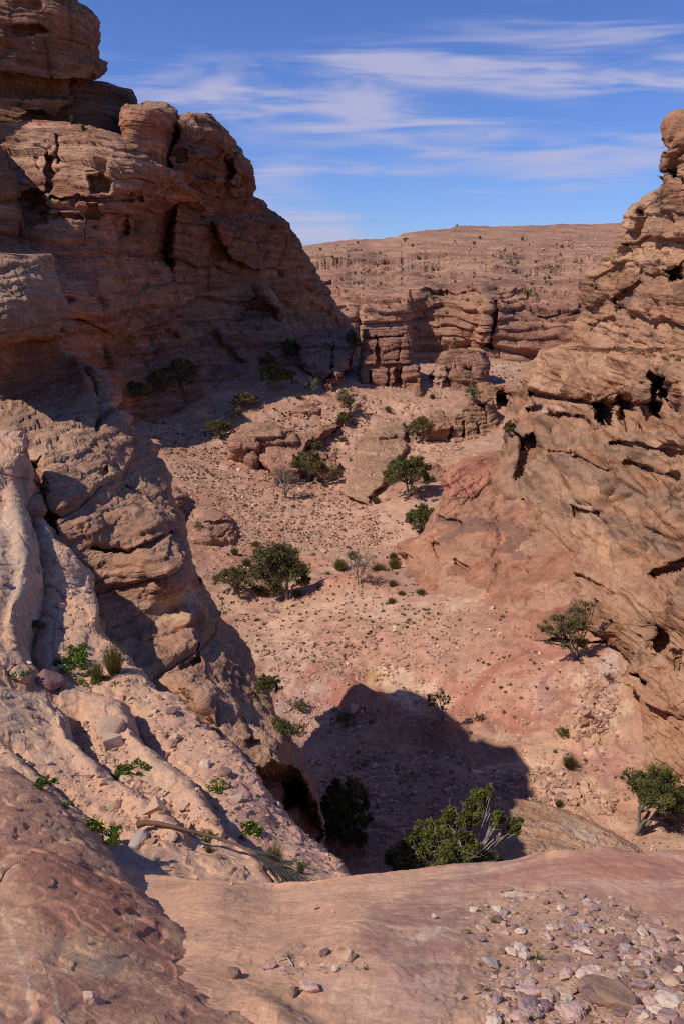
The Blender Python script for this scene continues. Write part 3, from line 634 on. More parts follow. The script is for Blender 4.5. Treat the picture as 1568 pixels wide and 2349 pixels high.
for x, y, rx, ry, rot, cc, st in [(60, 670, 150, 90, 0, C(.36, .27, .20), .65), (100, 870, 190, 70, 0, C(.25, .125, .08), .85), (60, 970, 160, 30, 0, C(.13, .085, .065), .7), (200, 940, 70, 60, 30, C(.26, .16, .115), .6), (280, 1215, 110, 40, -8, C(.30, .165, .115), .85), (390, 1390, 80, 45, -15, C(.50, .40, .30), .8), (300, 1430, 70, 60, -20, C(.33, .20, .15), .6),
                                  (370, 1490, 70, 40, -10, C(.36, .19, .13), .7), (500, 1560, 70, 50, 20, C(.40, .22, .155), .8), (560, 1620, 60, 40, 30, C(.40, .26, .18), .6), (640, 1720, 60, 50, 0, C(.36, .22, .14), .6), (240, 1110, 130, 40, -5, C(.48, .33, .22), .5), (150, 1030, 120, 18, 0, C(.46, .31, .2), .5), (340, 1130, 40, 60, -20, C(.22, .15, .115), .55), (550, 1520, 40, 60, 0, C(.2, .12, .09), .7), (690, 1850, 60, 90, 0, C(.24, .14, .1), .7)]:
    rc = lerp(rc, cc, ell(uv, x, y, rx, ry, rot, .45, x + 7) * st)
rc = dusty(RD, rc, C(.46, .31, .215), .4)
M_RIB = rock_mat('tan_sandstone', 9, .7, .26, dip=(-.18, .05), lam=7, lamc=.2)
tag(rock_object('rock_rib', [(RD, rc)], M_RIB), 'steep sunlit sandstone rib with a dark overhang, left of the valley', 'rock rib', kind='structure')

# ------------------------------------------------------------------ the cliff on the right
P, uv = loft(282, 1960, 640, [(225, 1578), (265, 1566), (290, 1531), (300, 1548), (325, 1560), (350, 1527), (392, 1529), (397, 1545), (403, 1545), (436, 1529), (459, 1478), (477, 1453), (500, 1442), (526, 1438), (558, 1413), (593, 1384), (616, 1372), (639, 1349), (668, 1335), (709, 1329), (749, 1314), (797, 1309), (806, 1240), (830, 1220), (862, 1206), (894, 1198), (917, 1202), (950, 1186), (981, 1168), (1016, 1157), (1060, 1135), (1077, 1123), (1110, 1100), (1200, 1090), (1300, 1080), (1400, 1120), (1450, 1390), (1500, 1425), (1650, 1425), (1960, 1400)],
    [(282, 1900), (1960, 1900)], 520,
    [(1568, 270, 47), (1540, 400, 48), (1442, 500, 55), (1568, 500, 45), (1372, 616, 61), (1500, 650, 47.5), (1329, 709, 64), (1400, 720, 54.5), (1311, 798, 62), (1240, 812, 66), (1300, 870, 59), (1222, 840, 69), (1400, 800, 53), (1568, 800, 42), (1198, 894, 68), (1300, 950, 56), (1169, 981, 61), (1123, 1077, 56), (1450, 950, 45), (1568, 1000, 37.5), (1250, 1100, 49), (1350, 1150, 42.5), (1568, 1150, 33.5), (1150, 1250, 46.5), (1300, 1300, 38.5), (1450, 1300, 33.5), (1568, 1350, 28.5), (1150, 1400, 39), (1400, 1430, 31), (1500, 1500, 27.5), (1568, 1500, 26), (1450, 1600, 27.3), (1568, 1650, 24.5), (1432, 1660, 27.3), (1568, 1780, 23.4), (1900, 300, 38), (1900, 600, 35), (1900, 1200, 26), (1900, 1700, 21), (1420, 1900, 25), (1900, 1960, 19.5)],
    roundL=(26, 4), curlL=(24, 9), curlT=(12, 6), jag=3, seed=31,
    pushes=[([(1485, 860), (1520, 850), (1568, 880), (1568, 960), (1530, 985), (1500, 950)], 1.5, 8, 8), ([(1395, 905), (1500, 905), (1568, 930), (1568, 950), (1480, 945), (1400, 935)], 1.3, 6, 6), ([(1255, 960), (1330, 950), (1380, 990), (1330, 985)], 1.4, 6, 6), ([(1400, 1010), (1568, 1030), (1568, 1045), (1400, 1022)], 1.3, 6, 6), ([(1180, 1150), (1200, 1145), (1205, 1170), (1185, 1172)], 1.5, 5, 3), ([(1440, 560), (1500, 540), (1540, 560), (1480, 590)], 1.4, 7, 8), ([(1400, 690), (1470, 640), (1480, 655), (1410, 710)], 1.3, 7, 6), ([(1350, 745), (1400, 720), (1405, 735), (1352, 760)], 1.2, 6, 5), ([(1530, 620), (1568, 600), (1568, 640), (1540, 650)], 1.8, 6, 5), ([(1478, 895), (1500, 855), (1540, 860), (1555, 900), (1548, 940), (1530, 925), (1520, 900), (1500, 930), (1480, 920)], 4, 7, 7), ([(1360, 925), (1380, 918), (1402, 930), (1405, 975), (1395, 985), (1372, 960)], 5, 6, 5),
            ([(1400, 920), (1450, 915), (1500, 925), (1525, 940), (1500, 1000), (1470, 985), (1450, 960), (1440, 990), (1420, 955)], 2.8, 8, 8), ([(1178, 1000), (1228, 1000), (1240, 1040), (1228, 1060), (1180, 1058)], 4, 9, 6), ([(1175, 1065), (1210, 1062), (1212, 1095), (1195, 1112), (1178, 1100)], 4.5, 6, 5),
            ([(1210, 935), (1245, 935), (1240, 955), (1212, 952)], 2.5, 6, 5), ([(1340, 905), (1352, 905), (1350, 920), (1338, 918)], 1.2, 4, 2), ([(1415, 900), (1440, 905), (1425, 912)], .8, 5, 2), 
            ([(1215, 897), (1350, 918), (1400, 925), (1400, 935), (1300, 922), (1215, 912)], 2.4, 7, 6), ([(1205, 805), (1320, 800), (1350, 870), (1340, 905), (1260, 905), (1200, 895)], -1.2, 26, 8), ([(1410, 740), (1500, 700), (1540, 800), (1500, 860), (1430, 900), (1380, 880)], -.7, 34, 8),
            ([(1490, 1430), (1530, 1480), (1568, 1520), (1568, 1560), (1530, 1510), (1500, 1480)], 1.5, 8, 4), ([(1455, 1550), (1470, 1548), (1500, 1570), (1495, 1580), (1470, 1568)], .8, 5, 3), ([(1280, 1305), (1360, 1330), (1420, 1370), (1415, 1378), (1350, 1345), (1278, 1312)], .8, 6, 4), ([(1310, 1165), (1380, 1180), (1390, 1205), (1320, 1185)], 1.0, 8, 5),
            ([(1440, 1060), (1568, 1090), (1568, 1105), (1440, 1075)], 1.0, 7, 5), ([(1330, 1060), (1400, 1075), (1400, 1085), (1330, 1070)], .8, 6, 4), ([(1240, 1030), (1300, 1040), (1350, 1060), (1300, 1055), (1240, 1042)], .7, 5, 4), ([(1485, 1320), (1568, 1280), (1568, 1300), (1500, 1335)], 1.2, 7, 4), ([(1540, 340), (1568, 330), (1568, 420), (1545, 410)], 3, 8, 4), ([(1480, 480), (1500, 470), (1505, 500), (1485, 510)], 1.6, 7, 4), ([(1370, 640), (1420, 600), (1440, 620), (1380, 670)], 1.2, 10, 5)])
DIPR = (.12, -.03)
d1, _, hj, f = beds(P, 2.6, DIPR, 9, .75, .2, .6, .1, .9, 32, .06)
d2, _, _, _ = beds(P, .55, DIPR, 3.2, .18, .05, .16, .03, .6, 34, .1)
_zone = np.clip(.35 + .65 * np.maximum(ell(uv, 1400, 1100, 300, 170, 20, .2, 1), ell(uv, 1480, 480, 200, 170, 0, .2, 2)) , 0, 1)
_calm = np.maximum(ell(uv, 1330, 840, 170, 70, 0, .2, 5), ell(uv, 1300, 1320, 150, 90, 25, .2, 7)) * .7
_t = tafoni(P, 2.2, 9, .22, 1.2); _t2 = tafoni(P, .95, 10, .16, 1.2)
d3_, _, _, _ = beds(P, .16, DIPR, 1.6, .06, .01, .06, .01, .6, 35, .1)
d = d3_ + (d1 * (.65 + .5 * _zone) + d2 * (.6 + .5 * _zone)) * (1 - .6 * _calm) + (.42 * fbm(P, .2, 3, off=32) + -.25 + .09 * fbm(P, 1.1, 4, .6, off=33) + .22 * flakes(P, .35, 3, 39) + .38 * ridged(P, .22, 3, .5, 36, (1, 1, .7))) - _t * .65 * _zone * (1 - _calm) - _t2 * .32 * (1 - _calm)
RC = displaced(P, d, 5)
rcol = bed_colours(P, [C(.35, .20, .125), C(.28, .15, .093), C(.41, .255, .165), C(.22, .115, .075), C(.34, .195, .122)], 1.3, DIPR, 32, .55, .4, .8, .35)
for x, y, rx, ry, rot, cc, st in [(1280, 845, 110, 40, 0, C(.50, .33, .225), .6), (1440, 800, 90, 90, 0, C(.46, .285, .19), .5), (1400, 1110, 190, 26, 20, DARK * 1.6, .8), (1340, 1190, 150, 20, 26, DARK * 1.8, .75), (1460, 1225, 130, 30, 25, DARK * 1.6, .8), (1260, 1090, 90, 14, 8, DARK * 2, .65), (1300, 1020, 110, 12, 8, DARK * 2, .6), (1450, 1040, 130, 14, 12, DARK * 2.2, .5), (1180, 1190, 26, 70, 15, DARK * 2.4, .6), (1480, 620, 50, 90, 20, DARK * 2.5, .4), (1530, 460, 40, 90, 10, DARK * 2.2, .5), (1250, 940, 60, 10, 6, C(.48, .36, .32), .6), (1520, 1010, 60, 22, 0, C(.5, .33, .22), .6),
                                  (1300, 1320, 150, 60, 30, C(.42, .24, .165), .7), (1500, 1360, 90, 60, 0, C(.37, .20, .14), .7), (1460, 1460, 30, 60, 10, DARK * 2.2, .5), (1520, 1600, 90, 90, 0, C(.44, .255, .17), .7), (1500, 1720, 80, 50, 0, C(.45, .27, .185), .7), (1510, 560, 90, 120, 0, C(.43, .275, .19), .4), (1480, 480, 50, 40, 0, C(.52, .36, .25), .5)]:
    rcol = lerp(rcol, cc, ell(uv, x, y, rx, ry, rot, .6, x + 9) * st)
# wandering dark and pale bands
_bw = perlin(.2 * P[..., 0], .08 * P[..., 1], (P[..., 2] + DIPR[0] * P[..., 0] + DIPR[1] * P[..., 1]) * 1.4 + 1.2 * fbm(P, .25, 3, off=77))
rcol = lerp(rcol, DARK * 1.7, sst(.25, .5, _bw) * .6 * sst(-.2, .3, fbm(P, .15, 2, off=44)) ); rcol = lerp(rcol, C(.55, .38, .26), sst(.25, .5, -_bw) * .35)
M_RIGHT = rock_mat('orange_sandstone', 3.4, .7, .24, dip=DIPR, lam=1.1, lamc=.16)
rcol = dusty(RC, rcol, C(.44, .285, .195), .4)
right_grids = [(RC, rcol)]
# the smooth red shoulder at its foot
P, uv = loft(1036, 1460, 300, [(1036, 1150), (1039, 1137), (1057, 1062), (1084, 1014), (1102, 1007), (1120, 1016), (1143, 1009), (1179, 987), (1215, 973), (1231, 951), (1247, 911), (1269, 910), (1283, 927), (1310, 926), (1341, 908), (1460, 880)], [(1036, 1260), (1460, 1560)], 360,
    [(1135, 1040, 57), (1014, 1090, 53), (1100, 1100, 53.3), (1000, 1150, 51), (1100, 1200, 47.3), (975, 1215, 50.2), (912, 1255, 50.5), (925, 1310, 47.8), (1000, 1300, 44.8), (1130, 1300, 42), (1050, 1370, 40.8), (908, 1345, 46.6), (1200, 1400, 36.3), (1300, 1400, 34.5), (1300, 1200, 44.5), (1500, 1200, 41), (1500, 1400, 32), (880, 1460, 42.5), (1240, 1040, 56), (1200, 1300, 40.5)],
    roundL=(22, 4), curlL=(14, 5), curlT=(10, 2), jag=3, seed=35, pushes=[([(985, 1235), (1010, 1250), (1008, 1290), (998, 1270)], .7, 6, 4), ([(1040, 1285), (1075, 1300), (1080, 1315), (1045, 1300)], .7, 6, 4), ([(1000, 1180), (1060, 1200), (1060, 1206), (1000, 1190)], .5, 5, 4), ([(1130, 1090), (1160, 1240), (1150, 1380), (1125, 1380), (1140, 1240)], .5, 34, 8)])
DD = (-.5, .15)
d1, _, _, _ = beds(P, 1.9, DD, 6, .42, .16, .2, .1, .7, 37, .12); d2, _, _, _ = beds(P, .5, DD, 2, .12, .05, .09, .03, .7, 38, .2)
d = (d1 + d2) * sst(1050, 1150, uv[..., 1]) + .2 * fbm(P, .2, 3, off=39) + .15 * flakes(P, .3, 3, 43) + .06 * fbm(P, 1.3, 4, .6, off=41) - .25 * tafoni(P, 1.1, 13, .1, 1.0) + .12 * ridged(P, .3, 2, .5, 3)
dcol = bed_colours(P, [C(.37, .19, .125), C(.34, .165, .11), C(.40, .23, .155), C(.37, .195, .13)], 1.7, DD, 37, .3, .2, 1, .3)
_bw = perlin(.2 * P[..., 0], .1 * P[..., 1], (P[..., 2] + DD[0] * P[..., 0] + DD[1] * P[..., 1]) * 1.1 + 1.3 * fbm(P, .2, 3, off=79))
dcol = lerp(dcol, C(.17, .11, .09), sst(.2, .5, _bw) * .65 * sst(1080, 1150, uv[..., 1])); dcol = lerp(dcol, C(.56, .37, .26), sst(.3, .5, -_bw) * .5)
dcol = lerp(dcol, C(.42, .19, .14), ell(uv, 1070, 1090, 90, 40, -12, .3, 4) * .8)
DQ = displaced(P, d, 5); right_grids.append((DQ, dcol))
tag(rock_object('weathered_cliff', right_grids, M_RIGHT), 'orange brown weathered sandstone cliff with hollows rising on the right', 'cliff', kind='structure')
# ------------------------------------------------------------------ buttes, ledges and boulders in the middle of the valley
M_OUT = rock_mat('red_sandstone', 2.4, .8, .26, lam=2.0, lamc=.25)
OPAL = [C(.33, .18, .13), C(.28, .135, .097), C(.38, .235, .165), C(.30, .155, .11)]
def outcrop(name, label, cat, L, R, ctrl, seed, bed=2.0, amp=.7, nx=150, ny=150, rl=(14, 3), rr=(14, 3), cl=(4, 1.5), cr=(4, 1.5), ct=(8, 1.5), pal=OPAL, pushes=(), patches=(), varn=.35, jag=2.0, dip=(0, 0), smooth=3, pale=.3, mat=None, group=None, near=.98):
    y0 = max(L[0][0], R[0][0]) if L[0][0] != R[0][0] else L[0][0]; y1 = max(L[-1][0], R[-1][0])
    ctrl = [(a, b, c * near) for a, b, c in ctrl]
    P, uv = loft(y0, y1, ny, L, R, nx, ctrl, roundL=rl, roundR=rr, curlL=cl, curlR=cr, curlT=ct, curlB=2.0, pushes=pushes, jag=jag, seed=seed)
    Q, c = cliff_finish(P, uv, seed, bed, amp, dip, pal, varn, None, .25, smooth, patches, pale)
    o = rock_object(name, [(Q, c)], mat or M_OUT)
    return tag(o, label, cat, group)

outcrop('butte', 'banded red sandstone butte, tallest of the rocks in the middle of the valley', 'rock outcrop',
    [(761, 838), (790, 829), (842, 822), (894, 816), (945, 822)], [(761, 905), (766, 932), (790, 943), (824, 941), (848, 962), (882, 976), (945, 965)],
    [(840, 765, 108), (930, 770, 109), (880, 800, 106), (830, 850, 104), (940, 850, 105), (880, 900, 101), (820, 930, 99), (970, 900, 102), (960, 945, 99)], 51, 3.4, .5, 160, 190,
    pushes=[([(860, 768), (866, 768), (872, 835), (866, 835)], 1.2, 3, 3), ([(915, 770), (921, 770), (916, 830), (910, 830)], 1.2, 3, 3), ([(848, 850), (853, 850), (846, 930), (840, 930)], 1.2, 3, 3), ([(890, 845), (895, 845), (890, 930), (884, 930)], .9, 3, 3), ([(905, 845), (925, 845), (915, 930), (905, 930)], 2, 5, 3), ([(822, 838), (965, 832), (965, 842), (822, 850)], .8, 4, 3), ([(830, 775), (925, 768), (925, 776), (830, 783)], 1, 4, 3), ([(955, 870), (985, 850), (985, 880), (965, 925), (945, 910)], -1.5, 8, 4)])
outcrop('butte', 'lower reddish sandstone butte right of the tallest one, pale scree streak on its left', 'rock outcrop',
    [(805, 1050), (812, 1012), (830, 1004), (865, 990), (906, 982), (935, 985)], [(805, 1085), (807, 1111), (842, 1117), (865, 1104), (900, 1107), (935, 1098)],
    [(1020, 815, 112), (1100, 810, 114), (1000, 860, 108), (1090, 860, 110), (1040, 900, 106), (990, 930, 104), (1100, 930, 105)], 52, 3.0, .6, 150, 150,
    patches=[(1010, 868, 22, 26, 10, C(.55, .38, .29), .8), (1060, 830, 40, 10, 0, C(.42, .25, .18), .5)], pushes=[([(1062, 840), (1085, 842), (1080, 856), (1060, 852)], 1.5, 5, 3), ([(1020, 845), (1035, 850), (1030, 905), (1015, 900)], 1.2, 6, 3)])
outcrop('rock_ledge', 'square jointed tan block of sandstone with a deep dark undercut, right of the ramp', 'rock outcrop',
    [(919, 1075), (926, 1062), (958, 1031), (1000, 1028), (1039, 1024), (1075, 1040)], [(919, 1105), (930, 1126), (958, 1136), (987, 1147), (1027, 1137), (1050, 1105), (1075, 1080)],
    [(1070, 930, 88), (1120, 930, 89), (1040, 960, 85), (1130, 970, 87), (1030, 1040, 81), (1110, 1040, 82), (1060, 1075, 79)], 53, 2.2, .6, 150, 170,
    pushes=[([(1085, 1030), (1145, 1012), (1145, 1060), (1060, 1075), (1050, 1056)], 2.6, 8, 4), ([(1090, 925), (1118, 928), (1112, 938), (1092, 936)], 1.5, 4, 2), ([(1060, 965), (1066, 965), (1064, 1040), (1058, 1040)], 1, 3, 2), ([(1090, 970), (1100, 975), (1098, 1000), (1090, 995)], 1, 4, 2)], pal=[C(.37, .23, .155), C(.32, .185, .12), C(.41, .27, .185)], varn=.25)
outcrop('rock_ledge', 'flat topped grey brown shelf of rock below the two buttes', 'rock outcrop',
    [(930, 930), (940, 910), (955, 905), (1000, 925), (1060, 940)], [(930, 1060), (940, 1072), (1000, 1030), (1060, 1035)],
    [(920, 945, 96), (1050, 940, 96), (990, 960, 92), (930, 980, 88), (1030, 990, 86), (980, 1020, 83), (950, 1060, 78), (1030, 1060, 79)], 54, 1.6, .5, 130, 110, pal=[C(.40, .27, .2), C(.36, .23, .165), C(.43, .29, .2)],
    pushes=[([(905, 968), (930, 965), (1060, 975), (1060, 985), (925, 978)], -.8, 5, 4), ([(985, 985), (1000, 985), (1000, 1030), (985, 1030)], 1.2, 6, 3)])
outcrop('rock_wall', 'dark jointed wall of rock with a deep cleft, in front of the pale gap under the right cliff', 'rock outcrop',
    [(893, 1100), (905, 1092), (1000, 1105), (1070, 1110)], [(893, 1165), (905, 1215), (1000, 1215), (1070, 1180)],
    [(1100, 900, 97), (1190, 905, 96), (1140, 960, 93), (1200, 980, 90), (1120, 1040, 86), (1190, 1050, 84), (1160, 940, 94)], 55, 2.4, .7, 120, 150,
    pushes=[([(1143, 900), (1158, 900), (1165, 1010), (1148, 1050), (1138, 1000)], 5, 5, 3)], pal=[C(.38, .23, .16), C(.34, .19, .13)], varn=.45)
outcrop('rock_ramp', 'long smooth tan ramp of bare rock ending in a dark undercut step', 'rock outcrop',
    [(972, 880), (985, 845), (1005, 822), (1071, 808), (1128, 788), (1140, 800), (1160, 845)], [(972, 925), (1023, 934), (1045, 925), (1067, 898), (1100, 886), (1120, 885), (1160, 866)],
    [(850, 980, 85.5), (925, 975, 86.5), (820, 1010, 81.5), (930, 1020, 80.5), (870, 1050, 75.2), (810, 1071, 73.0), (890, 1090, 70.2), (790, 1125, 67.6), (870, 1120, 67), (860, 1160, 64.2), (830, 1140, 66)], 56, 1.2, .3, 130, 170,
    rl=(10, .6), rr=(8, 1.2), cl=(1.5, .3), cr=(2.5, .3), ct=(2, .3), pal=[C(.47, .315, .21), C(.45, .29, .2), C(.42, .27, .185)], varn=.15, pushes=[([(845, 1145), (885, 1100), (900, 1080), (900, 1130), (865, 1170)], 2.2, 6, 4)])
outcrop('rock_ledge', 'long red rock step with a shaded jagged front, above the middle of the stony slope', 'rock outcrop',
    [(968, 760), (972, 735), (992, 690), (1010, 672), (1040, 650), (1052, 660)], [(968, 780), (980, 778), (1000, 745), (1020, 705), (1040, 692), (1052, 672)],
    [(775, 970, 86), (740, 985, 84.3), (700, 1000, 82.5), (680, 1015, 81), (660, 1040, 77.3), (730, 1005, 81.5), (690, 1045, 76.8)], 57, 1.0, .45, 110, 90, rl=(10, 1), rr=(6, 1), cl=(2, .5), cr=(2, .5), ct=(2, .4), pal=[C(.38, .2, .15), C(.42, .24, .18), C(.35, .18, .135)])
outcrop('rock_ledge', 'low red slab of rock in the slope behind the sparse grey tree', 'rock outcrop',
    [(1022, 610), (1035, 590), (1050, 596), (1078, 625)], [(1022, 660), (1030, 690), (1050, 702), (1078, 690)],
    [(600, 1030, 78.5), (690, 1030, 78), (610, 1055, 74.8), (690, 1060, 74), (640, 1078, 71.8)], 58, .9, .3, 90, 70, rl=(10, 1), rr=(8, 1), cl=(2, .5), cr=(2, .5), ct=(2, .4), pal=[C(.42, .22, .165), C(.38, .19, .145)])
outcrop('boulder', 'rounded red boulder half sunk in the slope beside the near rib', 'boulder',
    [(1156, 465), (1163, 440), (1175, 420), (1200, 405), (1238, 405)], [(1156, 478), (1163, 500), (1172, 520), (1190, 542), (1215, 556), (1238, 550)],
    [(470, 1158, 60.5), (440, 1180, 58.5), (520, 1180, 59), (410, 1210, 57), (480, 1205, 56), (550, 1210, 58), (480, 1240, 54.5), (410, 1240, 55), (550, 1240, 55.5)], 59, 1.6, .3, 130, 110, rl=(22, 2), rr=(22, 2.5), cl=(3, 1), cr=(3, 1), ct=(4, .6), pal=[C(.42, .235, .18), C(.38, .2, .15), C(.45, .27, .2)],
    pushes=[([(470, 1192), (545, 1196), (545, 1201), (470, 1199)], .5, 5, 3)], pale=.15)
outcrop('boulder', 'smooth cream coloured boulder at the edge of the cliff shade', 'boulder',
    [(929, 455), (934, 435), (945, 405), (965, 400), (985, 405)], [(929, 470), (934, 492), (945, 500), (962, 504), (985, 480)],
    [(460, 930, 88.5), (420, 950, 87.5), (490, 945, 88), (450, 965, 85.5), (405, 985, 84), (490, 985, 84)], 60, 1.2, .25, 110, 80, rl=(16, 2), rr=(12, 2), cl=(3, .8), cr=(3, .8), ct=(3, .5), pal=[C(.54, .36, .24), C(.5, .33, .22)], varn=.08)
outcrop('rock_ledge', 'stepped red blocks of bedrock at the sunlit foot of the layered cliff', 'rock outcrop',
    [(758, 770), (765, 715), (778, 680), (850, 700), (880, 725)], [(758, 790), (765, 812), (801, 815), (840, 790), (880, 765)],
    [(720, 765, 121), (800, 765, 122), (690, 790, 116), (800, 800, 112), (700, 840, 105), (760, 860, 99), (740, 880, 96.5)], 61, 2.0, .8, 140, 130, pal=[C(.42, .235, .175), C(.45, .27, .2), C(.38, .2, .15)], varn=.2,
    pushes=[([(760, 790), (770, 790), (768, 870), (755, 870)], 2, 5, 3), ([(700, 800), (800, 800), (790, 808), (700, 808)], 1, 4, 3)])
outcrop('boulder', 'lone squat rock on the slope below the long red step', 'boulder',
    [(1032, 572), (1036, 566), (1050, 562)], [(1032, 580), (1036, 588), (1050, 594)], [(577, 1034, 76.8), (565, 1048, 75.6), (592, 1048, 75.6), (577, 1044, 75.6)], 62, .8, .25, 40, 40, rl=(6, .6), rr=(6, .8), cl=(1, .3), cr=(1, .3), ct=(1, .2), jag=.5)
outcrop('rock_slab', 'pale tan hump of bare rock with a rusty stripe, just beyond the foreground ledge on the right', 'rock outcrop',
    [(1832, 1150), (1845, 1128), (1900, 1118), (2010, 1080)], [(1832, 1172), (1842, 1240), (1870, 1330), (1905, 1400), (1940, 1458), (1962, 1482), (2010, 1500)],
    [(1150, 1835, 23.3), (1230, 1845, 23.0), (1130, 1880, 22.0), (1250, 1880, 21.8), (1350, 1890, 21.5), (1110, 1950, 19.9), (1250, 1950, 19.7), (1420, 1930, 20.5), (1480, 1965, 19.6), (1300, 2010, 18.3), (1100, 2010, 18.5)], 63, .8, .16, 150, 110, rl=(20, 1.2), rr=(18, .7), cl=(1.5, .4), cr=(1, .3), ct=(1, .4),
    pal=[C(.52, .36, .25), C(.50, .34, .235)], varn=.06, patches=[(1230, 1862, 110, 10, 24, C(.36, .2, .13), .75), (1330, 1905, 90, 12, 28, C(.46, .38, .33), .6), (1200, 1905, 12, 6, 0, C(.38, .2, .14), .8), (1240, 1910, 16, 8, 10, C(.38, .2, .14), .8), (1135, 1910, 26, 30, 0, C(.44, .22, .17), .6), (1280, 1915, 8, 4, 0, C(.38, .2, .14), .8)], pale=.2)
for k_, (x_, y_, w_, h_, Y_, lab_) in enumerate([(600, 985, 46, 16, 81.5, 'low reddish outcrop left of the long red step'), (850, 1050, 26, 14, 77, 'knob of rock on the upper part of the ramp'), (640, 1000, 40, 14, 81.5, 'flat red outcrop touching the long red step on its left'), (880, 990, 30, 12, 84, 'small ledge of rock above the ramp'),
        (750, 1062, 34, 14, 74.5, 'grey brown outcrop just above the spreading juniper'), (560, 1010, 30, 14, 79, 'small outcrop right of the compact round juniper'), (985, 1085, 36, 20, 70, 'block of rock between the big valley juniper and the red shoulder'), (1000, 965, 34, 18, 85, 'jointed block on the grey brown shelf'), (700, 925, 40, 18, 92, 'ledge of rock below the stepped red blocks'), (390, 1150, 26, 22, 60, 'dark red outcrop peeping past the rib edge')]):
    outcrop('outcrop', lab_, 'rock outcrop', [(y_ - h_, x_ - w_ * .3), (y_ - h_ * .4, x_ - w_), (y_ + h_, x_ - w_ * 1.05)], [(y_ - h_, x_ + w_ * .35), (y_ - h_ * .3, x_ + w_), (y_ + h_, x_ + w_ * 1.05)],
        [(x_, y_ - h_, Y_ * 1.015), (x_ - w_, y_, Y_), (x_ + w_, y_, Y_), (x_, y_ + h_, Y_ * .965), (x_ - w_, y_ + h_, Y_ * .97), (x_ + w_, y_ + h_, Y_ * .97)], 110 + k_, 1.2, .45, 70, 60, rl=(8, 1.2), rr=(8, 1.6), cl=(2, .5), cr=(2, .5), ct=(2, .4), pal=[C(.38, .215, .155), C(.34, .175, .125), C(.41, .26, .19)], near=.985, jag=3)

# ------------------------------------------------------------------ sloping slabs in the left foreground
EDGE = [(985, 60), (1032, 67), (1060, 76), (1150, 79), (1180, 102), (1232, 133), (1273, 169), (1319, 205), (1385, 225), (1442, 225), (1472, 266), (1513, 302), (1549, 333), (1582, 363), (1605, 410), (1657, 461), (1710, 532), (1767, 589), (1828, 630), (1905, 707), (1966, 768), (2007, 802), (2060, 840)]
LIPS = [([(60, 1000), (74, 1042), (62, 1119), (55, 1150), (77, 1237), (87, 1319), (77, 1375), (56, 1442), (72, 1508), (102, 1539), (174, 1560), (225, 1588), (287, 1618), (328, 1675), (369, 1731), (425, 1787), (471, 1838), (502, 1890), (538, 1925), (589, 1966), (640, 2024)], .34, 34, 20),
        ([(-60, 1560), (0, 1565), (51, 1577), (118, 1603), (159, 1629), (164, 1659), (174, 1695), (215, 1746), (256, 1792), (307, 1828), (348, 1859), (410, 1905), (450, 1930)], .30, 30, 18),
        ([(-60, 1690), (20, 1700), (60, 1760), (110, 1800), (170, 1850), (240, 1900), (330, 1965)], .12, 20, 12)]
P, uv = loft(985, 2075, 760, [(985, -200), (2075, -200)], EDGE, 520,
    [(-330, 1000, 15), (0, 1060, 12.6), (70, 1040, 13.0), (70, 1200, 11.7), (62, 1150, 12.6), (0, 1300, 10.1), (150, 1300, 11.1), (205, 1330, 11.3), (220, 1400, 10.3), (0, 1500, 7.9), (100, 1450, 9.4), (225, 1480, 9.5), (300, 1510, 9.4), (330, 1555, 8.9), (200, 1600, 7.8), (0, 1650, 6.3), (420, 1650, 8.0), (300, 1700, 6.8), (150, 1750, 5.9), (0, 1780, 5.3), (530, 1720, 7.3), (400, 1800, 6.0), (250, 1850, 5.3), (640, 1850, 6.3), (500, 1900, 5.3), (740, 1950, 5.7), (805, 2010, 5.1), (600, 1990, 4.8), (700, 2030, 4.5), (400, 1950, 4.7), (250, 1960, 4.5), (300, 2030, 4.0), (500, 2070, 3.9), (-330, 1500, 8), (-330, 2000, 4.4), (0, 2000, 4.2)],
    roundR=(10, .25), jag=2.2, padL=9.0, seed=71)
drop = np.zeros(P.shape[:2]); gully = np.zeros(P.shape[:2]); crest = np.zeros(P.shape[:2])
_wx = uv[..., 0] + 3.5 * fbm(np.stack([uv[..., 0], uv[..., 1], 0 * uv[..., 0]], -1), 1 / 45., 3); _wy = uv[..., 1] + 3 * fbm(np.stack([uv[..., 0], uv[..., 1], 0 * uv[..., 0] + 9], -1), 1 / 45., 3)
for pl, h, wr, wl_ in LIPS:
    dd, side, par = seg_dist(_wx, _wy, pl)
    tap = sst(0, .06, par) * (1 - sst(.93, 1, par))
    right = side < 0
    drop -= np.where(right, h * tap * (.32 + .68 * sst(0, 5, dd)) * np.exp(-np.clip(dd - 8, 0, None) / wr), h * tap * .32 * np.exp(-dd / (wl_ * .5)))
    drop += np.where(right, 0, h * .35 * tap * np.exp(-((dd - wl_ * 1.2) / wl_) ** 2))
    gully = np.maximum(gully, np.where(right, tap * sst(2, 8, dd) * np.exp(-np.clip(dd - 14, 0, None) / (wr * .6)), 0))
    crest = np.maximum(crest, np.where(right, np.exp(-dd / 3) * .6, np.exp(-dd / 18)) * tap)
_hk = np.abs(uv[..., 1] - 1300) < 260
P[..., 2] += drop * np.where(uv[..., 1] < 1500, 1.2, .8)
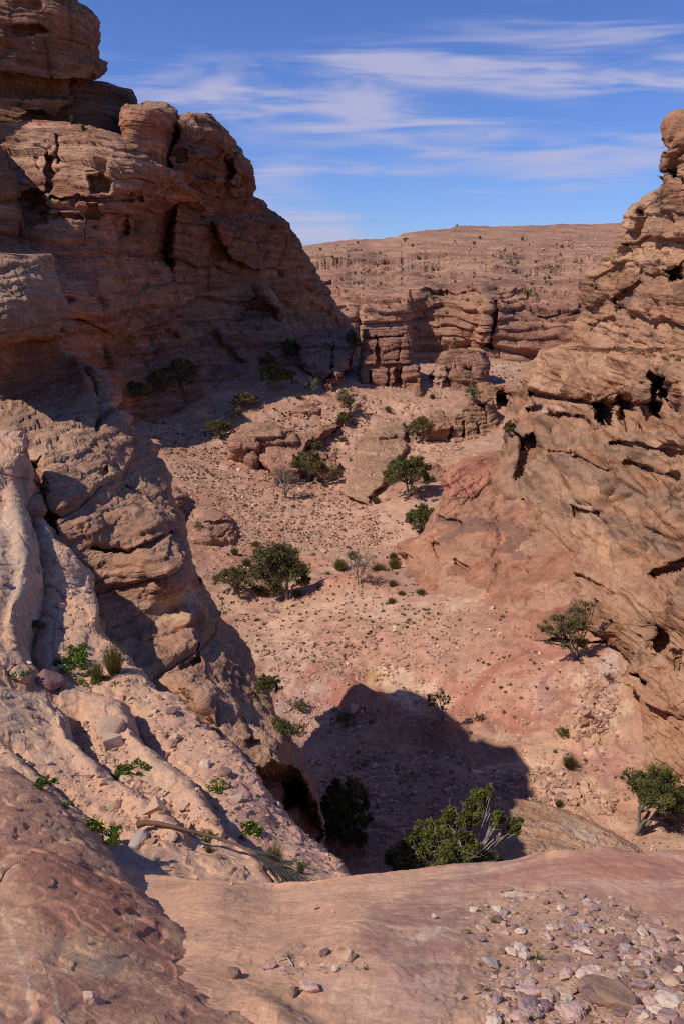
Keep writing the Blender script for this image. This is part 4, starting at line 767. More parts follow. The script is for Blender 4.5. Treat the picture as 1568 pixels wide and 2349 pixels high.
# the far edge falls away to the gap in front of the rib
ncol = 30; ph = np.linspace(0, 1, ncol + 1)[1:][None, :, None] ** 1.4; e = P[:, -1:]
Q = e + np.concatenate([.10 * ph + 0 * e[..., :1], .25 * np.sin(ph * 1.5) + 0 * e[..., :1], -3.2 * ph + 0 * e[..., :1]], -1)
P = np.concatenate([P, Q], 1); uv = np.concatenate([uv, np.repeat(uv[:, -1:], ncol, 1)], 1); z = np.zeros((P.shape[0], ncol)); gully = np.concatenate([gully, z], 1); crest = np.concatenate([crest, z + 0], 1)
edge = np.exp(-np.abs(np.interp(uv[..., 1], [a for a, b in EDGE], [b for a, b in EDGE]) - uv[..., 0]) / 22)
d1, _, _, _ = beds(P, .5, (.35, .3), 1.6, .06, .02, .035, .02, .6, 72, .1)
d = d1 * .9 + .045 * flakes(P, .9, 3, 74) + .018 * flakes(P, 3.2, 3, 76, 3) * (1 + edge) + .085 * fbm(P, .5, 2, off=71) + .014 * fbm(P, 2.2, 3, .5, off=72) + .0035 * fbm(P, 11, 3, .6, off=73) * (1 + 3.5 * edge) - .03 * sst(.35, .6, fbm(P, 3.5, 3, .6, off=75)) * edge + .02 * gully * fbm(P, 6, 3, .6, off=78)
SD = displaced(P, d, 3)
sc = np.broadcast_to(C(.56, .375, .265), P.shape).copy()
sc = lerp(sc, C(.62, .45, .32), sst(-.1, .5, fbm(P, .6, 4, .6, off=81)) * .4)
sc = lerp(sc, C(.55, .345, .25), sst(0, .5, fbm(P, .35, 3, .6, off=82)) * .7)
sc = lerp(sc, C(.30, .265, .225), np.clip(crest * 1.0, 0, 1) * sst(-.35, .35, fbm(P, 1.6, 4, .65, off=83)) * .75)
sc = lerp(sc, C(.20, .17, .145), np.clip(crest, 0, 1) * sst(.15, .55, fbm(P, 3.3, 4, .65, off=84)) * .55)
sc = lerp(sc, C(.47, .31, .22), np.clip(gully, 0, 1) * .8)
for x, y, rx, ry, rot, cc, st in [(40, 1300, 70, 160, 5, C(.44, .37, .30), .6), (600, 1850, 140, 60, 45, C(.52, .32, .26), .6), (720, 1950, 80, 50, 40, C(.54, .34, .28), .6), (480, 1680, 90, 30, 40, C(.50, .30, .23), .5), (60, 1640, 130, 60, 20, C(.54, .41, .30), .5), (300, 1980, 120, 26, 12, C(.38, .27, .22), .7), (150, 1300, 60, 120, 20, C(.55, .38, .28), .6)]:
    sc = lerp(sc, cc, ell(uv, x, y, rx, ry, rot, .5, x) * st)
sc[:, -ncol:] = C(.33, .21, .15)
M_SLAB = rock_mat('pale_slab_rock', 60, .5, .17, .010, speck=.34, dip=(.35, .3), lam=14, lamc=.12)
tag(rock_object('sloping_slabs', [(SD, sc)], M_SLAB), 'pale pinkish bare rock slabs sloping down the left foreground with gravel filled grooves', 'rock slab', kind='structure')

# ------------------------------------------------------------------ the ledge in front of the viewer
LE = [(-250, 1990), (150, 1985), (256, 1987), (317, 2008), (379, 2015), (435, 2018), (512, 2023), (640, 2024), (717, 2016), (803, 2007), (900, 1999), (1000, 1992), (1100, 1988), (1180, 1977), (1230, 1965), (1300, 1957), (1390, 1954), (1450, 1961), (1568, 1960), (1850, 1975)]
nx, ny = 940, 640
x = np.concatenate([np.linspace(-1100, -250, 71)[:-1], np.linspace(-250, 1850, nx), np.linspace(1850, 3200, 111)[1:]]); nx = len(x); ye = np.interp(x, *np.array(LE).T) + 1.2 * fbm(np.stack([x, 0 * x, 0 * x + 4], -1), 1 / 60., 3)
s = np.linspace(0, 1, ny)[:, None]; yy = ye[None] + (2520 - ye[None]) * s ** 1.1; xx = np.broadcast_to(x[None], yy.shape)
ctrl = np.array([(784, 2349, 1.45), (1568, 2349, 1.42), (0, 2349, 1.42), (784, 2520, 1.12), (1568, 2520, 1.10), (0, 2520, 1.1), (784, 2200, 1.86), (784, 2100, 2.35), (784, 2010, 3.05), (1300, 2200, 1.86), (1300, 2090, 2.26), (1300, 2020, 2.68), (1300, 1957, 3.05), (1568, 1960, 3.1), (1568, 2100, 2.3), (1000, 1992, 3.1), (1050, 2100, 2.3), (500, 2050, 2.9), (500, 2150, 2.15), (300, 1995, 3.9), (400, 2016, 3.6), (600, 2024, 3.3), (400, 2100, 2.6), (1850, 1975, 3.1), (1850, 2300, 1.6), (-250, 1990, 4), (-250, 2300, 1.7), (1180, 1977, 3.1), (1400, 1954, 3.1)])
Y = np.exp(TPS(ctrl[:, :2] / 200, np.log(ctrl[:, 2]))(np.stack([np.clip(xx, -250, 1850), yy], -1) / 200))
P = unproj(xx, yy, Y); uv = np.stack([xx, yy], -1)
n = 46; e = P[:1]
_a = np.concatenate([np.linspace(0, 1, 15)[1:], np.ones(32)])[:, None]; _b = np.concatenate([np.zeros(14), np.linspace(0, 1, 21)[1:], np.ones(12)])[:, None]; _c = np.concatenate([np.zeros(34), np.linspace(0, 1, 13)[1:]])[:, None]
_y1 = e[0, :, 1] + .6; _qy = e[0, :, 1] + .6 * np.sin(_a * 1.57) + (12.6 - _y1) * _b + 1.6 * _c
_tt = -e[0, :, 2] / e[0, :, 1]; _z1 = e[0, :, 2] - (_tt + .01) * .6 * np.sin(_a * 1.57) - .35 * _a ** 2
_qz = _z1 + (-.97 * 12.6 - _z1) * _b - 6.5 * _c
Q = np.stack([np.repeat(e[..., 0], n, 0) * (1 + 2.0 * _b), _qy, _qz], -1)
P = np.concatenate([Q[::-1], P]); uv = np.concatenate([np.repeat(uv[:1], n, 0), uv]); _far = np.concatenate([np.linspace(1, 0, n)[:, None] * np.ones((1, nx)), np.zeros((ny, nx))])
grav = ell(uv, 1350, 2220, 330, 190, 0, .25, 3) * sst(2030, 2090, uv[..., 1] + .06 * np.abs(uv[..., 0] - 1300)) ; grav2 = ell(uv, 715, 2195, 130, 45, -8, .4, 5)
f2 = P.copy()
d = .03 * fbm(f2, 1.1, 3, off=91) + .006 * fbm(f2, 4.5, 4, .5, off=92) + .0012 * fbm(f2, 22, 3, .6, off=93) + .004 * ridged(f2, 1.6, 2, .5, 94) - .012 * grav
st_ = perlin(f2[..., 0] * 1.5 + .6 * fbm(f2, 1.2, 3, off=95), f2[..., 1] * 1.5, f2[..., 2] * 26 + 3.5 * fbm(f2, .9, 3, off=96))
d += .004 * st_ * (1 - grav)
d += (.009 * flakes(f2, 1.7, 4, 120) + .003 * flakes(f2, 6, 3, 130, 3)) * (1 - .8 * grav)
d *= np.clip(1 - 1.0 * _far, 0, 1)
d += .03 * hump(uv, 620, 2315, 100, 40, 24)
LD = displaced(P, d, 3)
lc = np.broadcast_to(C(.57, .36, .245), P.shape).copy()
lc = lerp(lc, C(.58, .41, .30), sst(0, .5, fbm(f2, 1.3, 4, .6, off=97)) * .5); lc = lerp(lc, C(.49, .30, .205), sst(.05, .5, fbm(f2, 3.5, 4, .65, off=98)) * .5)
for x_, y_, rx, ry, rot, cc, st in [(1330, 2010, 330, 55, 2, C(.43, .245, .19), .85), (1460, 1985, 180, 40, 0, C(.46, .235, .17), .8), (960, 2095, 170, 60, -28, C(.40, .265, .215), .75), (1000, 2210, 150, 80, -50, C(.42, .285, .235), .75), (880, 2290, 160, 50, 10, C(.43, .30, .24), .5), (1500, 2090, 120, 60, 0, C(.42, .25, .2), .6), (1030, 2010, 200, 14, -4, C(.57, .40, .30), .5),
                                   (960, 2165, 60, 12, -25, C(.66, .53, .43), .75), (1190, 2053, 46, 8, 0, C(.7, .58, .5), .8), (1010, 2105, 40, 10, -30, C(.6, .48, .42), .6), (640, 2300, 90, 40, 20, C(.40, .27, .165), .8), (680, 2318, 40, 8, 15, C(.62, .52, .42), .7), (1080, 2310, 50, 20, 0, C(.6, .46, .38), .6), (560, 2100, 150, 60, 20, C(.55, .36, .24), .5), (330, 2030, 60, 20, 10, C(.5, .34, .26), .6)]:
    lc = lerp(lc, cc, ell(uv, x_, y_, rx, ry, rot, .5, x_) * st)
_redz = np.maximum(ell(uv, 1330, 2010, 380, 75, 2, .3, 2), ell(uv, 980, 2160, 200, 130, -30, .3, 6))
lc = lerp(lc, C(.34, .185, .15), _redz * sst(.05, .45, st_) * .55); lc = lerp(lc, C(.60, .44, .35), _redz * sst(.15, .5, -st_) * .45)
lc = lerp(lc, C(.47, .305, .215), np.clip(grav + grav2 * .7, 0, 1) * .9)
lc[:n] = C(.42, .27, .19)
M_LEDGE = rock_mat('ledge_rock', 150, .36, .14, .004, speck=.34, dip=(.2, .3), lam=55, lamc=.1)
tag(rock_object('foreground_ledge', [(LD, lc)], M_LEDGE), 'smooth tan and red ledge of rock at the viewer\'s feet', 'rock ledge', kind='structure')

# ------------------------------------------------------------------ the red boulder at the lower left
BR = [(1762, -20), (1764, 0), (1777, 31), (1797, 67), (1828, 102), (1869, 154), (1925, 195), (1956, 220), (1992, 261), (2020, 287), (2056, 317), (2097, 358), (2133, 389), (2169, 410), (2200, 445), (2246, 481), (2282, 517), (2318, 543), (2349, 568), (2520, 690)]
P, uv = loft(1762, 2520, 560, [(1762, -200), (2520, -200)], BR, 520,
    [(0, 1766, 4.3), (102, 1828, 4.05), (180, 1890, 3.75), (261, 1992, 3.12), (317, 2056, 2.72), (389, 2133, 2.3), (445, 2200, 2.0), (517, 2282, 1.7), (568, 2349, 1.5), (690, 2520, 1.12), (0, 2349, 1.2), (200, 2349, 1.28), (400, 2349, 1.38), (0, 2100, 2.05), (200, 2100, 2.15), (320, 2200, 1.82), (0, 1950, 2.9), (130, 1990, 2.75), (0, 1850, 3.6), (-330, 1766, 4.2), (-330, 2100, 2), (-330, 2520, .9), (200, 2520, .98), (450, 2520, 1.02)], roundR=(16, .06), jag=2, padL=3.0, seed=101)
n = 30; ph = np.linspace(0, 1, n + 1)[1:][None, :, None]; e = P[:, -1:]; k = (e[..., 1:2] / 2.5)
Q = e + np.concatenate([.10 * ph ** .6 * k, .16 * np.sin(ph * 1.57) * k, (-.75 * ph ** 1.3) * k], -1)
P = np.concatenate([P, Q], 1); uv = np.concatenate([uv, np.repeat(uv[:, -1:], n, 1)], 1)
Q = P[:1] + np.concatenate([0 * P[:1, :, :1], 0 * P[:1, :, :1] + .3, 0 * P[:1, :, :1] - .8], -1); P = np.concatenate([Q, P]); uv = np.concatenate([uv[:1], uv])
t_ = beds(P, .22, (.5, .4), .8, .03, .012, .02, .012, .7, 102, .1)[0]
bd = .04 * fbm(P, 1.1, 2, off=101) + .005 * fbm(P, 5, 3, .5, off=102) + .0012 * fbm(P, 24, 3, .6, off=103) + t_ * .35 + .004 * ridged(P, 2.4, 2, .5, 104)
bd += .014 * flakes(P, 1.5, 3, 108) + .0045 * flakes(P, 5, 3, 109, 3)
bd -= .012 * sst(.35, .5, fbm(P, 3.2, 3, .6, off=106))
BD = displaced(P, bd, 4)
bc = np.broadcast_to(C(.47, .295, .20), P.shape).copy()
bc = lerp(bc, C(.54, .36, .24), sst(0, .5, fbm(P, 1.5, 4, .6, off=111)) * .5)
for x_, y_, rx, ry, rot, cc, st in [(100, 1950, 170, 90, 20, C(.38, .21, .155), .7), (170, 2060, 200, 80, 25, C(.33, .17, .125), .85), (300, 2150, 130, 60, 40, C(.32, .165, .12), .8), (390, 2240, 110, 50, 45, C(.34, .18, .14), .8), (250, 2310, 200, 50, 10, C(.33, .175, .135), .75), (60, 2330, 80, 40, 0, C(.34, .2, .16), .6), (230, 2200, 110, 40, 10, C(.47, .33, .22), .8), (230, 2215, 60, 20, 5, C(.25, .22, .2), .45), (60, 2210, 70, 90, 0, C(.52, .33, .23), .8), (300, 2135, 34, 14, 0, C(.52, .34, .22), .9), (130, 1900, 90, 18, 30, C(.46, .31, .21), .7), (60, 1820, 90, 40, 20, C(.40, .245, .18), .7), (330, 2330, 70, 30, 40, C(.45, .28, .2), .6)]:
    bc = lerp(bc, cc, ell(uv, x_, y_, rx, ry, rot, .55, x_ + 1) * st)
_v, _, _p = seg_dist(uv[..., 0] + 5 * fbm(P, 6, 3), uv[..., 1], [(5, 2090), (25, 2150), (45, 2200), (60, 2260), (80, 2349)]); bc = lerp(bc, C(.62, .46, .36), np.exp(-(_v / 5) ** 2) * .8)
_v, _, _p = seg_dist(uv[..., 0] + 5 * fbm(P, 6, 3), uv[..., 1], [(110, 2260), (130, 2310), (150, 2360)]); bc = lerp(bc, C(.62, .46, .36), np.exp(-(_v / 4) ** 2) * .7)
M_BOULD = rock_mat('red_boulder_rock', 130, .5, .17, .005, speck=.26, dip=(.5, .4), lam=40, lamc=.1)
tag(rock_object('boulder', [(BD, bc)], M_BOULD), 'huge dark red and tan boulder in the lower left corner', 'boulder', kind='thing')
# ------------------------------------------------------------------ things that stand on the ground: where a line of sight meets it
bpy.context.view_layer.update()
DG = bpy.context.evaluated_depsgraph_get()
def hit(xv, yv, only=None):
    d = Vector(vdir(xv, yv)).normalized()
    ok, loc, nor, idx, ob, _ = SC.ray_cast(DG, Vector((0, 0, 0)), d)
    if not ok or (only and not any(ob.name.startswith(k) for k in only)): return None
    if nor.dot(d) > 0: nor = -nor
    return loc, nor, ob.name
def fwd(p): return p[1] * CP - p[2] * SP
def per_px(p): return fwd(p) / F            # metres one picture unit spans there

def simple_mat(name, col, rough=.9, vary=.25, scale=8, attr=False):
    m, nt, b = nodes_mat(name); b.inputs['Roughness'].default_value = rough
    n, l = nt.nodes, nt.links
    tc = n.new('ShaderNodeTexCoord'); a = n.new('ShaderNodeTexNoise'); a.inputs['Scale'].default_value = scale; a.inputs['Detail'].default_value = 5
    l.new(tc.outputs['Object'], a.inputs['Vector'])
    oi = n.new('ShaderNodeObjectInfo')
    ad = n.new('ShaderNodeMath'); ad.operation = 'MULTIPLY_ADD'; l.new(oi.outputs['Random'], ad.inputs[0]); ad.inputs[1].default_value = vary * .8; ad.inputs[2].default_value = 1 - vary * .4
    r = n.new('ShaderNodeMapRange'); r.inputs[1].default_value = .25; r.inputs[2].default_value = .75; r.inputs[3].default_value = 1 - vary; r.inputs[4].default_value = 1 + vary
    l.new(a.outputs['Fac'], r.inputs[0])
    k = n.new('ShaderNodeMath'); k.operation = 'MULTIPLY'; l.new(r.outputs[0], k.inputs[0]); l.new(ad.outputs[0], k.inputs[1])
    mx = n.new('ShaderNodeVectorMath'); mx.operation = 'SCALE'; l.new(k.outputs[0], mx.inputs['Scale'])
    if attr:
        at = n.new('ShaderNodeAttribute'); at.attribute_name = 'Col'; l.new(at.outputs['Color'], mx.inputs[0])
    else: mx.inputs[0].default_value = col
    l.new(mx.outputs[0], b.inputs['Base Color'])
    bp = n.new('ShaderNodeBump'); bp.inputs['Strength'].default_value = .4; bp.inputs['Distance'].default_value = .1 / scale; l.new(a.outputs['Fac'], bp.inputs['Height']); l.new(bp.outputs[0], b.inputs['Normal'])
    return m
M_LEAF = simple_mat('juniper_foliage', None, .85, .22, 3, True)
_nt = M_LEAF.node_tree; _b = _nt.nodes['Principled BSDF']; _tr = _nt.nodes.new('ShaderNodeBsdfTranslucent'); _ms = _nt.nodes.new('ShaderNodeMixShader'); _ms.inputs[0].default_value = .3
_nt.links.new(_b.inputs['Base Color'].links[0].from_socket, _tr.inputs['Color']); _nt.links.new(_b.outputs[0], _ms.inputs[1]); _nt.links.new(_tr.outputs[0], _ms.inputs[2]); _nt.links.new(_ms.outputs[0], _nt.nodes['Material Output'].inputs['Surface'])
M_BARK = simple_mat('grey_bark', (.20, .16, .125), .95, .3, 9)
M_PALEBARK = simple_mat('bleached_bark', (.29, .245, .20), .95, .25, 9)
M_RUBBLE = simple_mat('loose_stones', None, .93, .18, 6, True)

# ------------------------------------------------------------------ stones
def stone_shape(seed, flat=.6, n=16):
    """angular broken stone: hull of a few scattered points, edges a little worn; unit size"""
    import bmesh
    r = np.random.default_rng(seed); p = r.normal(size=(n, 3)); p /= np.linalg.norm(p, axis=1, keepdims=True); p *= r.uniform(.75, 1.05, (n, 1)); p[:, 0] *= r.uniform(.8, 1.25); p[:, 2] *= flat
    bm = bmesh.new()
    for q in p: bm.verts.new(q)
    h = bmesh.ops.convex_hull(bm, input=bm.verts); 
    bmesh.ops.delete(bm, geom=[v for v in bm.verts if not v.link_faces], context='VERTS')
    bmesh.ops.bevel(bm, geom=list(bm.edges), offset=.06, segments=1, affect='EDGES', profile=.6)
    bmesh.ops.triangulate(bm, faces=bm.faces)
    bm.verts.ensure_lookup_table()
    V = np.array([v.co[:] for v in bm.verts]); Fc = np.array([[v.index for v in f.verts] for f in bm.faces]); bm.free()
    V /= np.abs(V[:, :2]).max(); return V, Fc
def low_stone(seed, flat):
    import bmesh
    r = np.random.default_rng(seed); p = r.normal(size=(9, 3)); p /= np.linalg.norm(p, axis=1, keepdims=True); p[:, 2] *= flat
    bm = bmesh.new()
    for q in p: bm.verts.new(q)
    bmesh.ops.convex_hull(bm, input=bm.verts); bmesh.ops.delete(bm, geom=[v for v in bm.verts if not v.link_faces], context='VERTS'); bmesh.ops.triangulate(bm, faces=bm.faces)
    bm.verts.index_update(); V = np.array([v.co[:] for v in bm.verts]); Fc = np.array([[v.index for v in f.verts] for f in bm.faces]); bm.free()
    return V / np.abs(V[:, :2]).max(), Fc
LOW = [low_stone(300 + i, (.45, .6, .75, .9)[i % 4]) for i in range(16)]
def rotz(a): c, s = math.cos(a), math.sin(a); return np.array([[c, -s, 0], [s, c, 0], [0, 0, 1]])
def frame(n):
    n = np.array(n, float); t = np.cross(n, (0.3, 1, .1)); t /= np.linalg.norm(t); return np.stack([t, np.cross(n, t), n], 1)
def scatter(name, regions, only, cols, seed, mat, shapes=LOW, kind='stuff', label=None, embed=.25, patchy=-.05):
    """regions: (outline, count, mean radius in picture units, spread)"""
    r = np.random.default_rng(seed); V, Fc, Cc, b = [], [], [], 0
    for poly, cnt, rad, spread in regions:
        p = np.asarray(poly, float); lo, hi = p.min(0), p.max(0); k = 0; tries = 0
        while k < cnt and tries < cnt * 9:
            m = cnt; xs = r.uniform(lo[0], hi[0], m); ys = r.uniform(lo[1], hi[1], m); ins = inside(xs, ys, poly); tries += m
            pn = perlin(xs[ins] / 38., ys[ins] / 16., 0 * xs[ins] + seed) + .5 * perlin(xs[ins] / 13., ys[ins] / 7., 0 * xs[ins] + seed)
            for x, y in zip(xs[ins][pn > patchy], ys[ins][pn > patchy]):
                if k >= cnt: break
                h = hit(x, y, only)
                if h is None: continue
                k += 1
                s = rad * math.exp(r.normal() * spread) * per_px(h[0])
                v, f = shapes[r.integers(len(shapes))]
                nn = np.array(h[1]) * .6 + np.array((0, 0, .6)) + r.normal(size=3) * .18; nn /= np.linalg.norm(nn)
                w = (v * s) @ rotz(r.uniform(0, 6.28)).T @ frame(nn).T + np.array(h[0]) + np.array((0, 0, s * .25 - s * embed))
                V.append(w); Fc.append(f + b); b += len(w)
                c = cols[r.integers(len(cols))] * r.uniform(.75, 1.2); Cc.append(np.broadcast_to(c, w.shape))
    o = link(name, make_mesh(name, np.concatenate(V), np.concatenate(Fc), mat, np.concatenate(Cc), smooth=False))
    return tag(o, label, None, None, kind)
SCOL = [C(.46, .30, .22), C(.52, .36, .27), C(.40, .25, .185), C(.34, .20, .155), C(.56, .42, .33), C(.42, .29, .23), C(.30, .19, .15), C(.47, .29, .2)]
VAL = [(300, 935), (560, 920), (720, 900), (860, 950), (820, 1010), (790, 1130), (900, 1180), (930, 1240), (900, 1300), (920, 1370), (1100, 1380), (1240, 1420), (1400, 1450), (1430, 1560), (1420, 1680), (1568, 1790), (1568, 1960), (740, 2000), (640, 1650), (480, 1370), (400, 1120)]
scatter('valley_rubble', [(VAL, 9000, 2.3, .45), ([(330, 960), (560, 1000), (800, 1130), (900, 1200), (860, 1260), (500, 1250), (420, 1120)], 3800, 2.2, .42), ([(700, 1720), (1100, 1720), (1180, 1800), (1000, 1900), (760, 1990)], 1500, 4.2, .45),
    ([(1100, 1780), (1250, 1760), (1420, 1830), (1400, 1870), (1200, 1830)], 700, 4.2, .5), ([(1350, 1560), (1420, 1560), (1400, 1690), (1300, 1700)], 420, 4.0, .5), ([(560, 1470), (900, 1420), (1080, 1480), (900, 1560), (640, 1560)], 900, 3.0, .5),
    ([(880, 960), (1140, 1040), (1010, 1080), (990, 1170), (900, 1130)], 520, 2.4, .5), ([(720, 890), (1000, 925), (960, 980), (700, 930)], 380, 2.2, .5), ([(640, 1600), (860, 1620), (860, 1680), (680, 1700)], 300, 3.6, .5)], ('valley_floor',), SCOL, 1, M_RUBBLE)
scatter('far_rubble', [([(700, 600), (1400, 540), (1330, 660), (1250, 700), (760, 690)], 1500, 1.5, .45), ([(1110, 830), (1200, 830), (1200, 920), (1110, 900)], 250, 1.6, .4), ([(980, 850), (1020, 845), (1030, 910), (990, 915)], 120, 2.4, .4)], ('far_plateau', 'valley_floor', 'butte', 'rock_ledge'), SCOL, 2, M_RUBBLE)
scatter('slab_gravel', [([(80, 1200), (170, 1270), (225, 1440), (300, 1520), (240, 1560), (90, 1480)], 110, 3.4, .55), ([(180, 1560), (300, 1520), (420, 1640), (560, 1760), (700, 1920), (790, 2000), (640, 2010), (520, 1900), (380, 1740), (280, 1620)], 460, 3.2, .65), ([(170, 1660), (260, 1640), (330, 1790), (480, 1880), (540, 1940), (440, 1920), (300, 1820), (190, 1720)], 520, 3.2, .65),
    ([(60, 1790), (200, 1760), (420, 1920), (520, 1960), (330, 1940), (220, 1900)], 300, 3.4, .6), ([(0, 1580), (600, 1760), (700, 1990), (0, 1750)], 40, 2.8, .5)], ('sloping_slabs',), SCOL + [C(.36, .29, .28), C(.6, .48, .4)], 3, M_RUBBLE)
GRAV = [(1060, 2080), (1130, 2040), (1230, 2035), (1400, 2060), (1500, 2110), (1568, 2150), (1650, 2400), (1100, 2400), (1080, 2250)]
PCOL = {'cream': C(.66, .52, .42), 'pink': C(.56, .385, .33), 'purple': C(.37, .255, .25), 'brown': C(.30, .195, .14), 'tan': C(.52, .36, .25), 'grey': C(.41, .345, .315), 'maroon': C(.26, .155, .145)}
SHAPES = [stone_shape(40 + i, (.35, .5, .62, .8)[i % 4], (13, 17, 24)[i % 3]) for i in range(12)]
_gc = [c * .84 for c in PCOL.values()]
scatter('gravel', [(GRAV, 3000, 2.6, .5), ([(1160, 2060), (1300, 2040), (1450, 2090), (1350, 2150), (1150, 2130)], 900, 2.8, .4), ([(1080, 2220), (1250, 2150), (1400, 2120), (1600, 2180), (1600, 2400), (1100, 2400)], 1700, 4.8, .5), ([(1330, 2100), (1480, 2090), (1640, 2200), (1640, 2300), (1350, 2200)], 480, 5.2, .5), ([(600, 2210), (640, 2175), (750, 2160), (850, 2200), (830, 2230), (650, 2240)], 140, 3.6, .5), ([(350, 2050), (1060, 2030), (1050, 2349), (600, 2349)], 50, 2.2, .5)], ('foreground_ledge',), _gc, 4, M_RUBBLE, shapes=SHAPES, embed=.33)

# single stones
FLAT = [i for i in range(12) if i % 4 == 0]; CHUNK = [i for i in range(12) if i % 4 in (2, 3)]
PMAT = {k: simple_mat(k + '_stone', tuple(c * np.array((.93, .85, .78))) + (), .9, .16, 1.6) for k, c in PCOL.items()}
_sm = {}
def stone_mesh(si, col):
    if (si, col) not in _sm:
        v, f = SHAPES[si]; _sm[si, col] = make_mesh('stone', v, f, PMAT[col], None, smooth=False)
    return _sm[si, col]
def put_stone(x, y, wpx, col, label, cat='stone', si=None, group=None, name='stone', only=None, rz=None, r=np.random.default_rng(5), flatz=1.0, up=.22):
    h = hit(x, y, only)
    if h is None: return None
    si = int(r.integers(12)) if si is None else si
    o = link(name, stone_mesh(si, col)); s = wpx * .6 * per_px(h[0])
    nn = np.array(h[1]) * .8 + np.array((0, 0, .5)); nn /= np.linalg.norm(nn); M = frame(nn)
    from mathutils import Matrix
    q = Matrix(M.tolist()).to_quaternion() @ Matrix(rotz(r.uniform(0, 6.28) if rz is None else rz).tolist()).to_quaternion()
    o.rotation_mode = 'QUATERNION'; o.rotation_quaternion = q; o.scale = (s, s * r.uniform(.7, 1), s * flatz)
    o.location = Vector(h[0]) + Vector(nn.tolist()) * s * up * flatz
    return tag(o, label, cat, group)
for a in [(1175, 2188, 42, 'cream', 'round cream coloured stone lying upper left in the gravel patch', 9), (1215, 2282, 62, 'pink', 'large pink wedge shaped stone standing in the lower left of the gravel', 6), (1320, 2170, 58, 'pink', 'broad flat lilac pink slab in the middle of the gravel patch', 0), (1345, 2188, 50, 'cream', 'long cream stone just below the lilac pink slab', 8),
          (1420, 2170, 44, 'maroon', 'dark maroon rounded block on the right side of the gravel patch', 3), (1345, 2072, 44, 'cream', 'long narrow cream stone pointing up in the upper gravel', 4), (1440, 2090, 34, 'tan', 'ochre tan nodule at the upper right of the gravel', 7), (1228, 2318, 54, 'cream', 'big pale cream stone at the bottom edge of the gravel', 10), (1310, 2330, 56, 'pink', 'big pink stone at the bottom edge of the photo, in the gravel', 2),
          (1490, 2170, 86, 'tan', 'widest flat tan slab at the right edge of the gravel', 0), (1440, 2265, 50, 'maroon', 'largest reddish brown stone in the lower right gravel', 11), (995, 2107, 36, 'cream', 'single white angular stone on bare rock left of the gravel', 7), (1050, 2289, 30, 'pink', 'lone pink stone on bare rock at the left rim of the gravel', 3),
          (531, 2030, 18, 'cream', 'small cream stone perched on the ledge below the palm frond', 7), (765, 2094, 24, 'cream', 'pale flat chip of stone in the middle of the bare ledge', 0), (725, 2086, 34, 'tan', 'thin tan flake of stone tilted on the bare ledge', 4), (713, 2270, 46, 'pink', 'pale lilac stone beside a dark block, low in the picture', 6), (674, 2282, 32, 'brown', 'dark brown block beside the pale lilac stone', 3),
          (535, 2240, 42, 'brown', 'dark stone in the shade edge at the foot of the red boulder', 2), (618, 2222, 48, 'pink', 'flat pink stone at the left end of the small stone heap', 0), (800, 2200, 52, 'tan', 'rounded ochre stone in the small heap on the ledge', 11), (745, 2190, 30, 'maroon', 'maroon chunk in the small heap on the ledge', 6), (770, 2226, 34, 'cream', 'cream stone at the front of the small heap', 10),
          (215, 2300, 52, 'pink', 'upright angular stone resting alone on the red boulder', 3), (252, 1680, 72, 'tan', 'biggest tan block lying in a groove of the sloping slabs', 2), (220, 1668, 22, 'cream', 'small white stone leaning against the biggest tan block', 7), (112, 1570, 62, 'maroon', 'dark purple brown stone beside the green herbs on the slabs', 2), (50, 1552, 50, 'tan', 'tan stone at the left rim of the slabs among herbs', 6),
          (68, 1755, 38, 'cream', 'speckled white stone on the lowest left slab', 7), (113, 1752, 24, 'cream', 'small upright cream stone next to the speckled white one', 10), (262, 1852, 60, 'tan', 'thin flat ochre slab lying above the flowering herbs', 0), (395, 1635, 30, 'maroon', 'dark wedge stone on the middle of the slabs', 6), (345, 1642, 24, 'tan', 'little thin stone flake standing on the slabs', 4),
          (400, 1700, 30, 'pink', 'knobbly pinkish stone on the upper slab', 10), (470, 1758, 40, 'cream', 'white flat stone high on the right hand slab', 8), (515, 1776, 32, 'brown', 'brown stone right of the white flat one on the slab', 2), (370, 1840, 26, 'cream', 'round cream stone in the gravelled groove', 11), (420, 1850, 32, 'tan', 'tan stone in the gravelled groove right of the cream one', 6), (325, 1932, 52, 'grey', 'grey stone wedged under the thick end of the palm frond', 2),
          (395, 1925, 34, 'tan', 'tan stone touching the palm frond', 6), (195, 1357, 34, 'cream', 'white stone high in the narrow sandy channel of the slabs', 7), (163, 1360, 20, 'cream', 'smaller white stone beside another in the sandy channel', 10), (640, 1850, 22, 'pink', 'small pink stone near the outer rim of the slabs', 3), (10, 1340, 22, 'brown', 'small dark stone on the far left pillar of slab', 2)]:
    put_stone(a[0], a[1], a[2], a[3], a[4], si=a[5])
_r = np.random.default_rng(77); _keys = list(PCOL)
_n = 0
while _n < 205:
    x = _r.uniform(1060, 1600); y = _r.uniform(2035, 2349)
    if not inside(np.array([x]), np.array([y]), GRAV)[0]: continue
    k = ((y - 2035) / 314.); dens = .35 + .65 * k + .3 * (x > 1300)
    if _r.uniform() > dens: continue
    c = _keys[_r.choice(7, p=[.2, .24, .22, .1, .1, .06, .08])]
    w = (15 + 28 * k) * math.exp(_r.normal() * .32)
    put_stone(x, y, w, c, '%s stone lying loose among the others in the gravel patch, lower right' % c, group='loose %s stones in the gravel patch' % c, only=('foreground_ledge',), r=_r); _n += 1
_n = 0
while _n < 42:
    x = _r.uniform(0, 780); y = _r.uniform(1500, 2000); c = _keys[_r.choice(7, p=[.2, .2, .1, .15, .25, .05, .05])]
    if put_stone(x, y, 9 + 12 * _r.uniform() ** 2, c, 'small %s stone scattered on the sloping slabs' % c, group='small %s stones on the slabs' % c, only=('sloping_slabs',), r=_r): _n += 1
